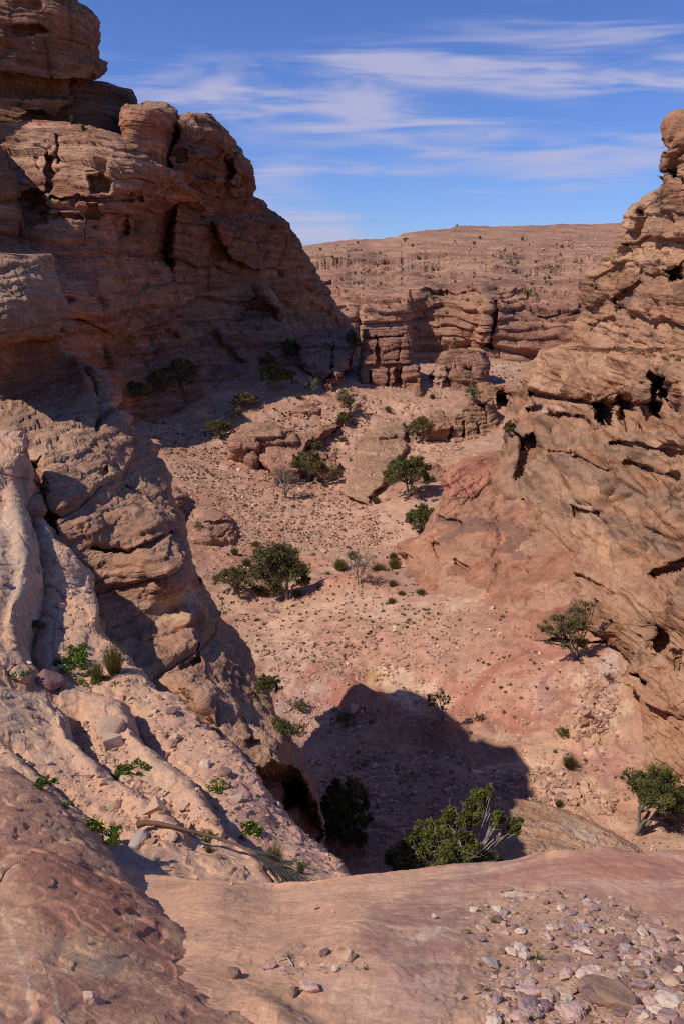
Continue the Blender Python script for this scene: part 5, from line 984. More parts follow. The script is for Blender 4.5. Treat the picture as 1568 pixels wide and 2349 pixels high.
VB = [((340, 950), (520, 990), 'rocks below the shaded cliff foot'), ((560, 1470), (900, 1550), 'rocks on the pale slope above the shadow'), ((1130, 1770), (1300, 1840), 'rocks heaped behind the near juniper'), ((760, 1750), (1080, 1900), 'rocks in the shaded valley bottom'), ((1320, 1580), (1400, 1690), 'rocks under the right cliff'), ((600, 1130), (900, 1250), 'rocks on the middle slope')]
for (x0, y0), (x1, y1), g in VB:
    for i in range(13):
        c = ['tan', 'brown', 'pink', 'maroon'][_r.integers(4)]
        put_stone(_r.uniform(x0, x1), _r.uniform(y0, y1), _r.uniform(9, 19), c, '%s broken rock among the %s' % (c, g), 'rock', group='%s %s' % (c, g), name='rock', only=('valley_floor', 'rock_slab'), r=_r)

# ------------------------------------------------------------------ trees and shrubs
def tube(pts, rad, sides=5):
    pts = np.asarray(pts, float); n = len(pts); t = np.gradient(pts, axis=0); t /= np.linalg.norm(t, axis=1, keepdims=True) + 1e-9
    ref = np.array((.31, .2, .93)); a = np.cross(t, ref); a /= np.linalg.norm(a, axis=1, keepdims=True) + 1e-9; b = np.cross(t, a)
    ang = np.arange(sides) / sides * 2 * math.pi
    V = pts[:, None] + np.asarray(rad)[:, None, None] * (np.cos(ang)[None, :, None] * a[:, None] + np.sin(ang)[None, :, None] * b[:, None])
    i = np.arange(n - 1)[:, None] * sides; j = np.arange(sides)[None]; k = (j + 1) % sides
    return V.reshape(-1, 3), np.stack([i + j, i + k, i + sides + k, i + sides + j], -1).reshape(-1, 4)
def leaves(r, cen, rb, n, ln, wd, base, up=.35):
    """n little sprays about each centre"""
    m = len(cen) * n; c = np.repeat(cen, n, 0); rr = np.repeat(rb, n)
    o = r.normal(size=(m, 3)); o /= np.linalg.norm(o, axis=1, keepdims=True); o *= (r.uniform(0, 1, (m, 1)) ** .45); o[:, 2] *= .8
    p = c + o * rr[:, None]
    d = o * .9 + r.normal(size=(m, 3)) * .6 + np.array((0, 0, up)); d /= np.linalg.norm(d, axis=1, keepdims=True)
    w = np.cross(d, r.normal(size=(m, 3))); w /= np.linalg.norm(w, axis=1, keepdims=True)
    L = ln * r.uniform(.6, 1.3, (m, 1)); Wd = wd * r.uniform(.7, 1.2, (m, 1))
    V = np.stack([p - d * L * .5, p + w * Wd * .5, p + d * L * .5, p - w * Wd * .5], 1)
    tone = np.repeat(r.uniform(.75, 1.25, len(cen)), n)[:, None] * r.uniform(.7, 1.35, (m, 1)); hue = r.uniform(-1, 1, (m, 1))
    col = np.array(base) * tone * (1 + hue * np.array((.18, .04, -.1)))
    return V.reshape(-1, 3), np.arange(m * 4).reshape(-1, 4), np.repeat(col, 4, 0)
GREEN = (.14, .152, .052); OLIVE = (.185, .175, .075); GREYG = (.16, .15, .095); BROOM = (.19, .175, .065); FRESH = (.15, .175, .045)
def tree_arrays(seed, blobs, stems, leaf, nl, green, tips_per=1.0, trunk_r=.035, base=(0, 0, 0), bare=.0, twig=.0055, wob=.12, sides=6, rbk=.33):
    """blobs: (x, y, z, radius, tips); local units. returns wood (V, F) and foliage (V, F, C)"""
    r = np.random.default_rng(seed); WV, WF, b = [], [], 0; cen, rad = [], []
    def add(pts, rd, s):
        nonlocal b
        v, f = tube(pts, rd, s); WV.append(v); WF.append(f + b); b += len(v)
    base = np.array(base, float); size = max(1e-6, max(np.linalg.norm(np.array(q[:3]) - base) + q[3] for q in blobs))
    heads = []
    for s in range(stems):
        q = blobs[s % len(blobs)]; c = np.array(q[:3]); end = base + (c - base) * r.uniform(.45, .6); n = 7; t = np.linspace(0, 1, n)[:, None]
        off = r.normal(size=3) * trunk_r * size * .8 * np.array((1, 1, 0))
        pts = base + off * (1 - t) + (end - base) * t + np.cumsum(r.normal(size=(n, 3)), 0) * wob * .05 * size * t
        add(pts, np.linspace(trunk_r, trunk_r * .6, n) * size * r.uniform(.8, 1.1), sides); heads.append(pts)
    for q in blobs:
        c = np.array(q[:3]); rb = q[3]; hp = min((h for h in heads), key=lambda h: np.linalg.norm(h[-1] - c)); st = hp[-2]
        n = 6; t = np.linspace(0, 1, n)[:, None]
        pts = st + (c - st) * t + np.sin(t * math.pi) * r.normal(size=3) * .10 * np.linalg.norm(c - st) + np.cumsum(r.normal(size=(n, 3)), 0) * .012 * size * t
        add(pts, np.linspace(trunk_r * .6, trunk_r * .28, n) * size, 5)
        for k in range(max(3, int(q[4] * tips_per))):
            d = r.normal(size=3); d /= np.linalg.norm(d); d[2] = d[2] * .85 + .12
            tip = c + d * rb * r.uniform(.55, 1.0); a = pts[r.integers(2, n)]; m = a + (tip - a) * .5 + r.normal(size=3) * .1 * rb
            tt = np.array([a, m, tip, tip + (tip - m) * .25]); add(tt, np.array([twig * 1.7, twig, twig * .7, twig * .3]) * size, 3)
            for _ in range(2): add(np.array([m, m + (tip - m) * .6 + r.normal(size=3) * .25 * rb, tip + r.normal(size=3) * .4 * rb]), np.array([twig * .7, twig * .5, twig * .25]) * size, 3)
            if r.uniform() > bare: cen.append(tip); rad.append(rb * rbk * r.uniform(.6, 1.35))
    lv = leaves(r, np.array(cen), np.array(rad), nl, leaf * size, leaf * size * .42, green) if cen else None
    return (np.concatenate(WV), np.concatenate(WF)), lv
def rand_blobs(seed, nb, w, h0, rr, tips):
    r = np.random.default_rng(seed); out = []
    for i in range(nb):
        a = i * 2.4 + r.uniform(-.4, .4); k = math.sqrt((i + .5) / nb)
        out.append((math.cos(a) * k * w, math.sin(a) * k * w, h0 + (1 - h0 - rr * .9) * (1 - k * k * r.uniform(.5, 1.0)), rr * r.uniform(.8, 1.2), tips))
    return out
def tree_proto(name, seed, blobs, wood, **k):
    (wv, wf), lv = tree_arrays(seed, blobs, **k)
    top = max(wv[:, 2].max(), lv[0][:, 2].max() if lv is not None else 0)
    return make_mesh(name + '_wood', wv / top, wf, wood), make_mesh(name + '_foliage', lv[0] / top, lv[1], M_LEAF, lv[2] , smooth=False)
JUN = [tree_proto('juniper', 201, rand_blobs(1, 11, .44, .24, .25, 9), M_BARK, stems=3, leaf=.068, nl=62, green=GREEN),
       tree_proto('juniper', 202, rand_blobs(2, 9, .36, .28, .24, 9), M_BARK, stems=2, leaf=.072, nl=58, green=GREEN),
       tree_proto('juniper', 203, rand_blobs(3, 13, .62, .22, .24, 8), M_BARK, stems=4, leaf=.072, nl=58, green=OLIVE),
       tree_proto('juniper', 204, rand_blobs(4, 7, .34, .3, .27, 7), M_PALEBARK, stems=2, leaf=.07, nl=36, green=OLIVE, bare=.2)]
BUSH = [tree_proto('bush', 211, rand_blobs(5, 7, .42, .35, .34, 9), M_BARK, stems=3, leaf=.09, nl=36, green=GREEN, trunk_r=.025), tree_proto('bush', 212, rand_blobs(6, 6, .5, .35, .34, 8), M_BARK, stems=3, leaf=.09, nl=30, green=OLIVE, trunk_r=.025)]
BARE = [tree_proto('sparse_tree', 221, rand_blobs(7, 7, .42, .5, .24, 8), M_PALEBARK, stems=2, leaf=.045, nl=13, green=GREYG, bare=.35, twig=.006), tree_proto('sparse_tree', 222, rand_blobs(8, 7, .36, .5, .26, 8), M_PALEBARK, stems=3, leaf=.045, nl=16, green=GREYG, bare=.3, twig=.006)]
def place_tree(kind, meshes, x, y, hpx, label, cat, group=None, ws=1.0, rz=None, parts=('trunk', 'crown'), sink=.04, r=np.random.default_rng(9)):
    h = hit(x, y)
    if h is None: print('no ground', x, y); return
    hm = hpx * per_px(h[0])
    e = bpy.data.objects.new(kind, None); COL.objects.link(e); e.empty_display_size = .1
    e.location = Vector(h[0]) - Vector((0, 0, sink * hm)); e.rotation_euler = (0, 0, r.uniform(0, 6.28) if rz is None else rz); e.scale = (hm * ws, hm * ws, hm)
    tag(e, label, cat, group)
    for nm, me in zip(parts, meshes): link(nm, me, e)
    return e
TR = [  # prototype, x, y of the foot, height, width factor, label
    (0, 640, 897, 72, 1.05, 'dense juniper at the edge of the cliff shade, in the upper middle'), (1, 618, 860, 46, .9, 'small yellowish green juniper standing behind the dense one under the cliff'), (0, 318, 925, 56, 1.1, 'round juniper leftmost of the group at the foot of the layered cliff'), (2, 368, 908, 60, .8, 'juniper beside the leftmost one at the foot of the layered cliff'),
    (2, 420, 884, 62, .9, 'dark juniper deep in the cliff shade behind the group of two'), (0, 507, 1005, 50, 1.1, 'compact round juniper beside the cream boulder'), (2, 562, 936, 36, 1.2, 'low spreading juniper right of the cream boulder'), (3, 541, 968, 40, .9, 'thin greyish juniper below the low spreading one'), (3, 714, 904, 42, .9, 'small open juniper with a shadow, right of the dense one'),
    (3, 803, 952, 66, 1.0, 'juniper with visible pale branches left of the tallest butte'), (0, 790, 972, 30, 1.2, 'low bright green juniper in front of the pale branched one'), (0, 727, 1034, 26, 1.2, 'small dark juniper on the end of the long red step'), (2, 708, 1104, 72, .85, 'spreading juniper in the middle of the slope beside the bare grey tree'), (3, 762, 1108, 46, .9, 'thin juniper right of the spreading one in mid slope'),
    (0, 938, 1138, 108, .95, 'largest juniper of the valley, beyond the undercut end of the ramp'), (2, 967, 1008, 54, .9, 'juniper growing against the square jointed block'), (0, 962, 1222, 74, .85, 'juniper half hidden by the red shoulder of the right cliff'), (2, 540, 1358, 62, 1.0, 'dark low juniper just left of the big umbrella shaped one'),
    (3, 1086, 924, 46, .9, 'small juniper in front of the lower butte'), (1, 1166, 1000, 34, .8, 'little juniper in the dark cleft of the jointed wall'), (1, 806, 800, 40, .7, 'little juniper in the notch at the far end of the layered cliff'), (1, 660, 818, 38, .8, 'dark sapling in the shade of the layered cliff'), (1, 245, 850, 44, .7, 'green juniper peeping out above the overhang of the near rib'),
    (0, 617, 1602, 66, .85, 'dark bushy juniper at the shaded edge of the near rib'), (1, 790, 1935, 195, .75, 'tall dark juniper standing in the shaded valley bottom'), (1, 768, 1930, 110, .9, 'shorter dark juniper against the tall one in the shade')]
for i, x, y, hp, ws, lab in TR: place_tree('juniper', JUN[i], x, y, hp * (1.22 if hp < 150 else 1), lab, 'tree', ws=ws)
for i, x, y, hp, ws, lab in [(0, 655, 1143, 88, .95, 'bare grey tree with thin crown in the middle of the stony slope'), (1, 822, 1338, 82, .75, 'pale leafless looking tree on the lip above the pale slope')]: place_tree('sparse_tree', BARE[i], x, y, hp, lab, 'tree', ws=ws)
for i, x, y, hp, ws, lab in [(1, 685, 1628, 34, 1.2, 'dark bush in the shade at the top of the shadow'), (0, 664, 1700, 56, 1.0, 'dark bush in the shade close beside the near rib'), (1, 790, 1662, 28, 1.8, 'low dark bush in the shade above the brown hump'), (1, 1098, 1652, 20, 1.1, 'small green bush right of the little lone tree'), (0, 1288, 1690, 26, 1.0, 'small fresh green bush below the pale debris on the right'),
                             (1, 1392, 1560, 22, .9, 'small grey green bush on the pale debris strip'), (1, 455, 1215, 24, .8, 'dark bush at the left foot of the red boulder'), (0, 90, 1452, 36, 1.0, 'dark green bush in the shaded corner of the sandy channel')]: place_tree('bush', BUSH[i], x, y, hp, lab, 'bush', ws=ws, parts=('stem', 'foliage'))

def blob_tree(kind, foot, Y, blobs, label, seed, wood, cat='tree', **k):
    """a tree of its own shape: crown clumps given where they stand in the picture, at distance Y (+ offset)"""
    b3 = []
    f3 = unproj(foot[0], foot[1], Y)
    for x, y, rv, tips, dY in blobs:
        p = unproj(x, y, Y + dY); b3.append((*(p - f3), rv * fwd(p) / F, tips))
    (wv, wf), lv = tree_arrays(seed, b3, **k)
    e = bpy.data.objects.new(kind, None); COL.objects.link(e); e.location = Vector(f3); tag(e, label, cat)
    link('trunk', make_mesh(kind + '_wood', wv, wf, wood), e); link('crown', make_mesh(kind + '_foliage', lv[0], lv[1], M_LEAF, lv[2], smooth=False), e)
    return e
blob_tree('juniper', (1010, 2100), 10.2, [(960, 1950, 44, 30, 0), (920, 1975, 34, 22, .4), (1010, 1920, 42, 26, .3), (1060, 1945, 36, 22, -.3), (1030, 1975, 44, 28, -.6), (1110, 1985, 34, 20, -.3), (1150, 1990, 22, 10, 0), (980, 1905, 30, 16, .5), (1060, 1870, 36, 20, .2), (1100, 1835, 28, 14, .3), (1120, 1815, 16, 6, .3), (1030, 1880, 22, 10, .4), (1140, 1880, 22, 9, 0), (1175, 1900, 20, 9, 0), (1185, 1880, 12, 4, .1), (940, 2010, 40, 20, 0), (1060, 2010, 44, 20, -.2)],
          'large juniper with grey dead twigs rising just beyond the ledge', 231, M_PALEBARK, stems=4, leaf=.026, nl=120, green=FRESH, bare=.05, trunk_r=.012, twig=.0042, rbk=.36)
_h = hit(1462, 1912); _Y = _h[0][1] if _h else 21
blob_tree('juniper', (1462, 1916), _Y, [(1470, 1800, 34, 22, 0), (1510, 1790, 36, 24, .2), (1545, 1815, 34, 22, .2), (1500, 1830, 34, 20, -.3), (1570, 1840, 30, 18, 0), (1440, 1785, 18, 8, 0), (1545, 1865, 28, 12, .2), (1520, 1775, 20, 10, .2), (1590, 1810, 24, 12, .3), (1560, 1890, 18, 6, .2)],
          'juniper with twisted pale trunk at the right edge behind the ledge', 232, M_BARK, stems=4, leaf=.036, nl=70, green=FRESH, bare=.12, trunk_r=.03, twig=.005, rbk=.4)
_h = hit(1322, 1512); _Y = _h[0][1] if _h else 30
blob_tree('juniper', (1325, 1512), _Y, [(1290, 1430, 26, 14, 0), (1320, 1445, 30, 16, 0), (1270, 1450, 22, 10, 0), (1300, 1470, 26, 10, -.2), (1340, 1480, 20, 7, 0), (1345, 1390, 18, 6, .2), (1320, 1405, 20, 8, .2), (1240, 1435, 16, 5, .1), (1360, 1380, 10, 3, .2), (1255, 1470, 14, 4, .1)],
          'open crowned juniper with a dark shadow under the right cliff', 233, M_BARK, stems=4, leaf=.04, nl=50, green=OLIVE, bare=.2, trunk_r=.022, twig=.005)
_h = hit(1016, 1658); _Y = _h[0][1] if _h else 30
blob_tree('sapling', (1016, 1660), _Y, [(990, 1600, 14, 9, 0), (1010, 1592, 16, 10, 0), (985, 1612, 12, 6, 0), (1022, 1605, 12, 6, .1), (1018, 1625, 8, 3, 0)], 'little lone tree on the edge of the valley shadow', 234, M_BARK, stems=2, leaf=.05, nl=30, green=GREEN, trunk_r=.025, twig=.007)
_h = hit(662, 1374); _Y = _h[0][1] if _h else 46
blob_tree('juniper', (664, 1376), _Y, [(610, 1285, 32, 26, 0), (650, 1280, 34, 28, .3), (680, 1310, 30, 22, .2), (620, 1320, 34, 22, .2), (660, 1320, 30, 20, -.4), (595, 1315, 24, 14, .2), (695, 1335, 18, 10, 0), (640, 1345, 24, 10, .3), (635, 1270, 22, 14, 0)], 'big umbrella shaped juniper in the valley centre with an exposed trunk', 235, M_PALEBARK, stems=3, leaf=.05, nl=60, green=GREEN, trunk_r=.03, twig=.0055, bare=.05, rbk=.42)

# broom: many thin upright stems
def broom_mesh(seed, n, spread, col, wd=.012, tuft=.0):
    r = np.random.default_rng(seed); V = []; Cc = []
    for i in range(n):
        a = r.uniform(0, 6.28); k = r.uniform(0, 1) ** .6; h = r.uniform(.55, 1.0) * (1 - .3 * k)
        b = np.array((math.cos(a) * k * spread * .3, math.sin(a) * k * spread * .3, 0)); t = np.array((math.cos(a) * k * spread + r.normal() * .08, math.sin(a) * k * spread + r.normal() * .08, h)); m = b + (t - b) * .5 + np.array((0, 0, .1 * h)) + r.normal(size=3) * .03
        w = np.array((-math.sin(a + r.normal()), math.cos(a + r.normal()), 0)) * wd * r.uniform(.6, 1.3)
        V += [b - w, b + w, m - w * .8, m + w * .8, t, ]; Cc += [np.array(col) * r.uniform(.6, 1.35)] * 5
    V = np.array(V); i = np.arange(n)[:, None] * 5
    return make_mesh('broom', V, [i + np.array([[0, 1, 3, 2]]), i + np.array([[2, 3, 4]])], M_LEAF, np.array(Cc), smooth=False)
BRM = [broom_mesh(251, 420, .62, BROOM, .016), broom_mesh(252, 360, .5, (.13, .14, .05), .018), broom_mesh(253, 380, .8, (.16, .15, .07), .016)]
NEARB = [broom_mesh(254, 520, .55, (.20, .185, .075), .006), broom_mesh(255, 420, .45, (.17, .165, .075), .006)]
def place_single(name, me, x, y, hpx, label, cat, group=None, ws=1.0, r=np.random.default_rng(12), sink=.03, only=None):
    h = hit(x, y, only)
    if h is None: return None
    hm = hpx * per_px(h[0]); o = link(name, me); o.location = Vector(h[0]) - Vector((0, 0, sink * hm)); o.rotation_euler = (r.normal() * .06, r.normal() * .06, r.uniform(0, 6.28)); o.scale = (hm * ws, hm * ws, hm)
    return tag(o, label, cat, group)
for i, x, y, hp, ws, lab in [(0, 588, 1254, 20, 1.2, 'yellow green broom uphill of the umbrella juniper'), (1, 538, 1273, 24, .9, 'broom bush left of and above the umbrella juniper'), (0, 566, 1298, 26, 1.0, 'broom bush touching the left of the umbrella juniper'), (0, 780, 1308, 38, .9, 'tall broom bush left of the pale leafless tree'), (0, 808, 1282, 28, .9, 'broom bush behind the pale leafless tree'), (2, 868, 1310, 24, 1.5, 'wide low broom right of the pale leafless tree'), (0, 905, 1305, 34, 1.0, 'broom bush at the foot of the red shoulder'), (1, 902, 1287, 30, .9, 'darker broom close against the red shoulder'),
                             (0, 898, 1384, 18, 1.2, 'flat olive broom on the slope below the red shoulder'), (0, 920, 1366, 16, 1.2, 'small broom uphill of the flat olive one'), (2, 965, 1362, 16, 1.4, 'pale thin broom at the edge of the red shoulder'), (1, 680, 1370, 26, 1.0, 'broom bush right of the umbrella juniper trunk'), (2, 600, 1362, 26, 1.4, 'wide broom under the umbrella juniper'), (0, 763, 992, 18, 1.3, 'round broom right of the long red step'), (2, 685, 914, 14, 1.2, 'little broom below the dense juniper'), (0, 890, 945, 18, .9, 'broom at the foot of the tallest butte'),
                             (0, 862, 1155, 22, 1.0, 'broom in the undercut end of the ramp'), (2, 900, 1345, 22, .9, 'thin straw coloured broom beside the red shoulder'), (2, 1305, 1760, 42, .7, 'straw coloured broom right of centre on the debris'), (0, 1280, 1850, 24, .9, 'yellowish broom among the rocks behind the ledge'), (1, 640, 1668, 30, 1.6, 'dark broom in the shadow by the rib'), (0, 785, 1012, 14, 1.3, 'flat grey broom below the pale branched juniper'), (1, 458, 1340, 24, .8, 'broom peeping past the edge of the near rib'), (0, 988, 868, 14, 1.0, 'green broom in the scree between the two buttes'), (1, 990, 915, 16, 1.0, 'green broom at the foot of the scree between the buttes')]:
    place_single('broom_bush', BRM[i], x, y, hp, lab, 'bush', ws=ws)
for i, x, y, hp, ws, lab in [(0, 262, 1545, 112, .55, 'tall straw green broom growing in the groove of the slabs'), (1, 225, 1560, 70, .7, 'shorter greyish broom beside the tall one on the slabs'), (0, 630, 1985, 78, .75, 'broom clump at the tip of the palm frond'), (1, 690, 2005, 40, .8, 'small broom right of the palm frond tip'), (1, 480, 1955, 26, 1.2, 'tiny broom beside the middle of the palm frond')]:
    place_single('broom_bush', NEARB[i], x, y, hp, lab, 'bush', ws=ws)

# low scrub dotted over the slopes
def scrub_mesh(seed, col, n=46, l=.55):
    r = np.random.default_rng(seed); V, Fc, Cc = leaves(r, np.array([(0, 0, .35), (.35, .1, .28), (-.3, .25, .3), (-.05, -.35, .3)]), np.array([.5, .38, .4, .38]), n // 4 + 4, l * .8, l * .35, col, .6)
    V[:, 2] = np.abs(V[:, 2]); return V, Fc, Cc
SCR = [scrub_mesh(261, (.15, .135, .09)), scrub_mesh(262, (.10, .105, .055)), scrub_mesh(263, (.20, .175, .13)), scrub_mesh(264, (.12, .11, .085))]
SCRM = [make_mesh('scrub', v, f, M_LEAF, c, smooth=False) for v, f, c in SCR]
_r = np.random.default_rng(88)
ZON = [([(330, 960), (560, 990), (800, 1130), (930, 1200), (900, 1260), (500, 1250), (420, 1120)], 120, 'stony middle slope', (4, 8)), ([(480, 1380), (900, 1370), (1080, 1400), (1000, 1480), (620, 1540), (560, 1470)], 60, 'pale slope above the shadow', (6, 11)), ([(620, 930), (860, 960), (790, 1110), (660, 1030)], 30, 'upper slope round the red step', (5, 9)), ([(1100, 1390), (1400, 1460), (1400, 1560), (1180, 1640), (1080, 1500)], 26, 'red slope under the right cliff', (6, 12)), ([(1110, 830), (1195, 830), (1195, 915), (1110, 915)], 16, 'pale gap behind the jointed wall', (4, 7))]
for poly, cnt, where, (a, b) in ZON:
    p = np.array(poly); k = 0
    for _ in range(cnt * 8):
        if k >= cnt: break
        x, y = _r.uniform(p[:, 0].min(), p[:, 0].max()), _r.uniform(p[:, 1].min(), p[:, 1].max())
        if inside(np.array([x]), np.array([y]), poly)[0] and place_single('scrub', SCRM[_r.integers(4)], x, y, _r.uniform(a, b) * .8, 'low grey green scrub dotted over the %s' % where, 'scrub', 'scrub on the ' + where, ws=_r.uniform(.8, 1.2), r=_r, only=('valley_floor',)): k += 1
scatter('scrub_cover', [(ZON[0][0], 900, 3.0, .3), (ZON[1][0], 260, 3.4, .35), (ZON[2][0], 160, 3.0, .3), ([(480, 1250), (900, 1250), (1000, 1370), (500, 1370)], 160, 3.6, .4), ([(720, 640), (1400, 540), (1330, 650), (1150, 660), (760, 660)], 380, 2.0, .35), ([(720, 570), (1430, 525), (1400, 560), (720, 600)], 260, 1.6, .35), ([(1000, 640), (1320, 640), (1300, 800), (1150, 800)], 110, 2.0, .3), (VAL, 160, 4.0, .4)],
        ('valley_floor', 'far_plateau'), [C(.15, .135, .095), C(.10, .105, .06), C(.17, .15, .11)], 6, M_LEAF, shapes=[(v, f) for v, f, c in SCR], embed=.2)
# bushes and lone trees on the far plateau
FB = [make_mesh('far_shrub', *(lambda v, f, c: (v, f, M_LEAF, c, False))(*scrub_mesh(270 + i, GREEN, 60, .5))) for i in range(3)]
for x, y, hp, lab in [(895, 541, 10, 'tiny pale tree on the far skyline, left of the step'), (1047, 519, 8, 'single tiny dark tree on the highest far skyline'), (1197, 552, 14, 'dark bush just below the far skyline'), (1210, 684, 34, 'tallest dark tree on the far red slope'), (865, 612, 12, 'left one of three bushes along the far red band'), (1073, 662, 12, 'dark bush on the rim of the far main wall'), (735, 575, 12, 'bush near the left end of the far plateau'), (1220, 722, 12, 'dark bush low on the far red slope'), (985, 640, 14, 'thin pale tree on the far slope above the main wall')]:
    place_single('far_shrub', FB[0], x, y, hp, lab, 'shrub', ws=.45)
k = 0
while k < 95:
    x, y = _r.uniform(720, 1400), _r.uniform(545, 780)
    if place_single('far_shrub', FB[_r.integers(3)], x, y, _r.uniform(5, 12), 'small dark shrub dotted over the far plateau', 'shrub', 'dark shrubs on the far plateau', ws=.55, r=_r, only=('far_plateau',)): k += 1
for x, y, hp, ws, lab in [(45, 245, 22, 1.0, 'grey green shrub on the high ledge of the layered cliff'), (75, 262, 30, .9, 'bare twiggy shrub on the high ledge of the layered cliff'), (100, 268, 20, 1.2, 'second twiggy shrub along the high ledge'), (165, 285, 26, .8, 'dry shrub at the right end of the high ledge'), (190, 300, 22, .9, 'green shrub just under the square block of the cliff'), (226, 128, 14, .7, 'small shrub clinging under the nose of the top block')]:
    place_single('ledge_shrub', BRM[1] if ws < 1 else SCRM[1], x, y, hp, lab, 'shrub', ws=ws * .6)

# herbs and grass on the slabs and the gravel
def herb(seed, n, col, l=.12, dome=.25):
    r = np.random.default_rng(seed); c = np.stack([r.normal(size=26) * .35, r.normal(size=26) * .3, np.abs(r.normal(size=26)) * .06 + .05], 1)
    return leaves(r, c, np.full(26, .14), n // 26, l, l * .45, col, .8)
M_FLOWER = simple_mat('yellow_petals', (.75, .55, .02), .7, .15, 20)
HERB = [herb(281, 1300, (.10, .17, .03)), herb(282, 900, (.13, .19, .04)), herb(283, 1100, (.085, .14, .03))]
HM = [make_mesh('herb_leaves', v, f, M_LEAF, c, smooth=False) for v, f, c in HERB]
def flower_mesh(seed, n=26):
    r = np.random.default_rng(seed); V, Fc = [], []
    for i in range(n):
        p = np.array((r.normal() * .36, r.normal() * .32, r.uniform(.16, .3))); s = .03
        a = r.uniform(0, 6.28, 5); ring = [p + s * np.array((math.cos(q), math.sin(q), .25 * r.normal())) for q in np.linspace(0, 6.28, 7)[:-1]]
        V += ring; Fc.append(np.arange(6) + 6 * i)
    return make_mesh('flowers', np.array(V), np.array(Fc), M_FLOWER, None, False)
FLW = [flower_mesh(291), flower_mesh(292, 16)]
for i, x, y, w, fl, lab in [(0, 165, 1512, 100, None, 'bright green herb patch high in the slab groove beside the tall broom'), (1, 225, 1560, 70, None, 'thin herb patch under the tall broom'), (2, 40, 1548, 90, None, 'green herbs at the left picture edge among stones'), (0, 280, 1778, 84, None, 'grassy green herb strip in the middle groove'), (0, 232, 1918, 90, 0, 'lush green herbs with yellow flowers above the palm frond'), (2, 205, 1895, 60, 1, 'herb patch with few yellow flowers beside the red boulder'), (1, 500, 1812, 56, 1, 'yellowish flowering herb tuft in the right hand groove'),
                            (2, 570, 1905, 76, 1, 'herb patch with yellow flowers near the palm frond tip'), (1, 690, 1990, 50, None, 'pale green herb tuft right of the broom clump'), (2, 95, 1808, 70, None, 'low herbs along the top of the red boulder'), (1, 150, 1850, 44, None, 'small herb tuft between red boulder and slab'), (1, 475, 1930, 50, 1, 'sparse flowering herb beside the palm frond')]:
    h = hit(x, y)
    if h is None: continue
    s = w * per_px(h[0]) * .8; e = bpy.data.objects.new('green_herb', None); COL.objects.link(e); e.location = h[0]; e.scale = (s, s, s * .8); e.rotation_euler = (0, 0, i * 1.3 + x)
    tag(e, lab, 'herb'); link('foliage', HM[i], e)
    if fl is not None: link('flowers', FLW[fl], e)['kind'] = 'stuff'
GT = [broom_mesh(295, 46, .75, (.12, .17, .035), .03), broom_mesh(296, 60, .9, (.16, .17, .06), .022)]
for x, y, hp, lab in [(1130, 2116, 22, 'green grass tuft in the upper left of the gravel'), (1232, 2200, 30, 'largest spiky grass tuft in the centre of the gravel'), (1112, 2272, 22, 'grass tuft left of the pink wedge stone'), (1330, 2268, 26, 'dark green tuft right of the pink wedge stone'), (1160, 2222, 16, 'tiny tuft below the round cream stone'), (1535, 2300, 30, 'bright grass tuft at the lower right corner'), (1510, 2205, 22, 'grass tuft below the wide tan slab'), (1290, 2060, 14, 'thin dry tuft near the upper rim of the gravel'), (1220, 2340, 24, 'dry tuft at the bottom edge of the picture'), (1100, 2215, 14, 'dry small tuft at the left rim of the gravel'), (660, 2198, 20, 'dry grass tuft in the small stone heap'), (840, 2225, 20, 'grey tuft at the right end of the small heap')]:
    place_single('grass_tuft', GT[0 if 'dry' not in lab else 1], x, y, hp, lab, 'grass tuft', ws=.9)

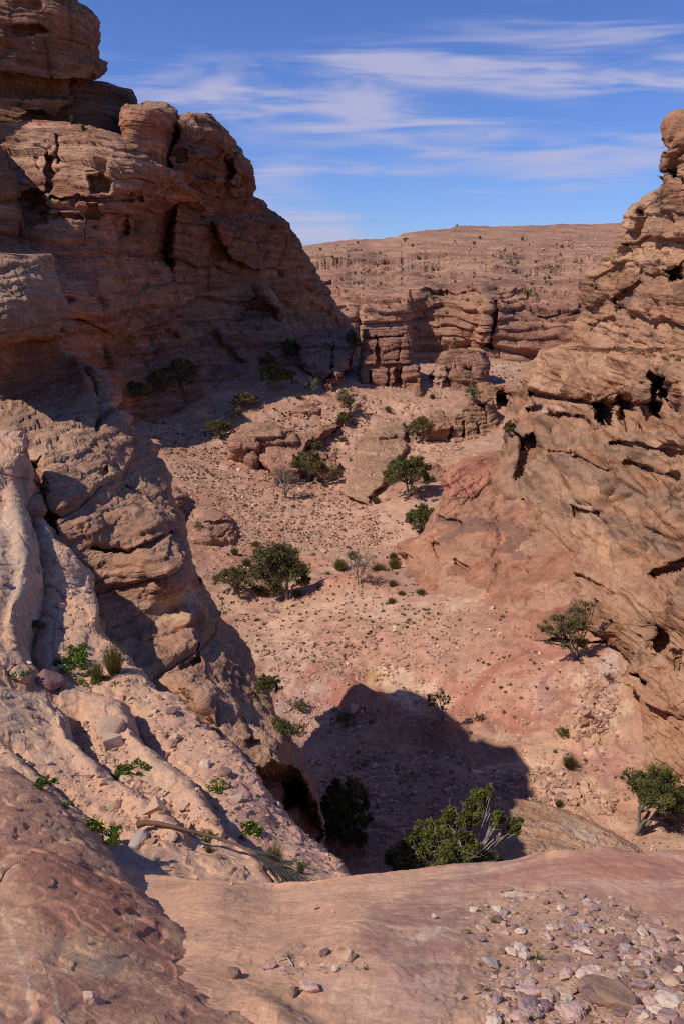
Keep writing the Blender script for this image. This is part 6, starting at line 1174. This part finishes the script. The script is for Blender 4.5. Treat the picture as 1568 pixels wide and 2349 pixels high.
# dry palm frond lying across the grooves
M_FROND = simple_mat('dry_frond', (.13, .075, .045), .8, .3, 14); M_FLEAF = simple_mat('dry_leaflets', (.075, .062, .05), .85, .35, 14)
fp = []
for x, y in [(318, 1912), (335, 1906), (362, 1906), (400, 1918), (450, 1937), (500, 1952), (550, 1966), (580, 1978), (610, 1996), (640, 2014)]:
    h = hit(x, y, ('sloping_slabs', 'foreground_ledge', 'gravel', 'slab_gravel')); 
    if h: fp.append(np.array(h[0]) + np.array((0, 0, .075)))
fp = np.array(fp); fp[:, 2] = np.maximum(fp[:, 2], np.linspace(fp[0, 2], fp[-1, 2], len(fp))); fp[1:-1] = .25 * fp[:-2] + .5 * fp[1:-1] + .25 * fp[2:]
e = bpy.data.objects.new('palm_frond', None); COL.objects.link(e); e.location = Vector(fp[0]); tag(e, 'dry brown palm frond lying across the slabs above the ledge', 'palm frond')
tt = np.linspace(0, 1, len(fp)); v, f = tube(fp - fp[0], np.interp(tt, [0, .12, .3, 1], [.03, .02, .014, .008]), 7); link('midrib', make_mesh('midrib', v, f, M_FROND), e)
r = np.random.default_rng(301); V = []; 
for i in range(60):
    t = r.uniform(.7, .98); k = t * (len(fp) - 1); a = fp[int(k)] + (fp[min(int(k) + 1, len(fp) - 1)] - fp[int(k)]) * (k - int(k)); dirv = fp[-1] - fp[-3]; dirv = dirv / np.linalg.norm(dirv)
    d = dirv + r.normal(size=3) * np.array((.10, .14, .05)); d /= np.linalg.norm(d); L = r.uniform(.2, .42); w = np.cross(d, (0, .3, 1)); w = w / np.linalg.norm(w) * .008
    m = a + d * L * .5 + np.array((0, 0, .02)); tip = a + d * L + np.array((0, 0, -.02)); V += [a - w, a + w, m - w, m + w, tip]
V = np.array(V) - fp[0]; i = np.arange(60)[:, None] * 5
link('leaflets', make_mesh('leaflets', V, [i + np.array([[0, 1, 3, 2]]), i + np.array([[2, 3, 4]])], M_FLEAF, None, False), e)
# bleached twigs
M_TWIG = simple_mat('bleached_twig', (.46, .39, .32), .9, .2, 20)
for pts, rad, lab in [([(138, 1335), (165, 1340), (185, 1344), (200, 1348)], .012, 'bleached straight twig lying in the sandy channel'), ([(556, 1640), (566, 1655), (575, 1668), (590, 1680)], .012, 'grey dead branch caught on the lit face of the near rib'), ([(450, 1850), (465, 1870), (478, 1888)], .009, 'thin pale stick in the right hand groove'), ([(640, 2205), (660, 2200), (672, 2218)], .004, 'thin dry root across the small stone heap')]:
    q = [np.array(h[0]) + np.array((0, 0, rad)) for h in (hit(x, y) for x, y in pts) if h]
    if len(q) > 2:
        q = np.array(q); v, f = tube(q - q[0], np.linspace(rad, rad * .5, len(q)), 5); o = link('twig', make_mesh('twig', v, f, M_TWIG)); o.location = Vector(q[0]); tag(o, lab, 'twig')
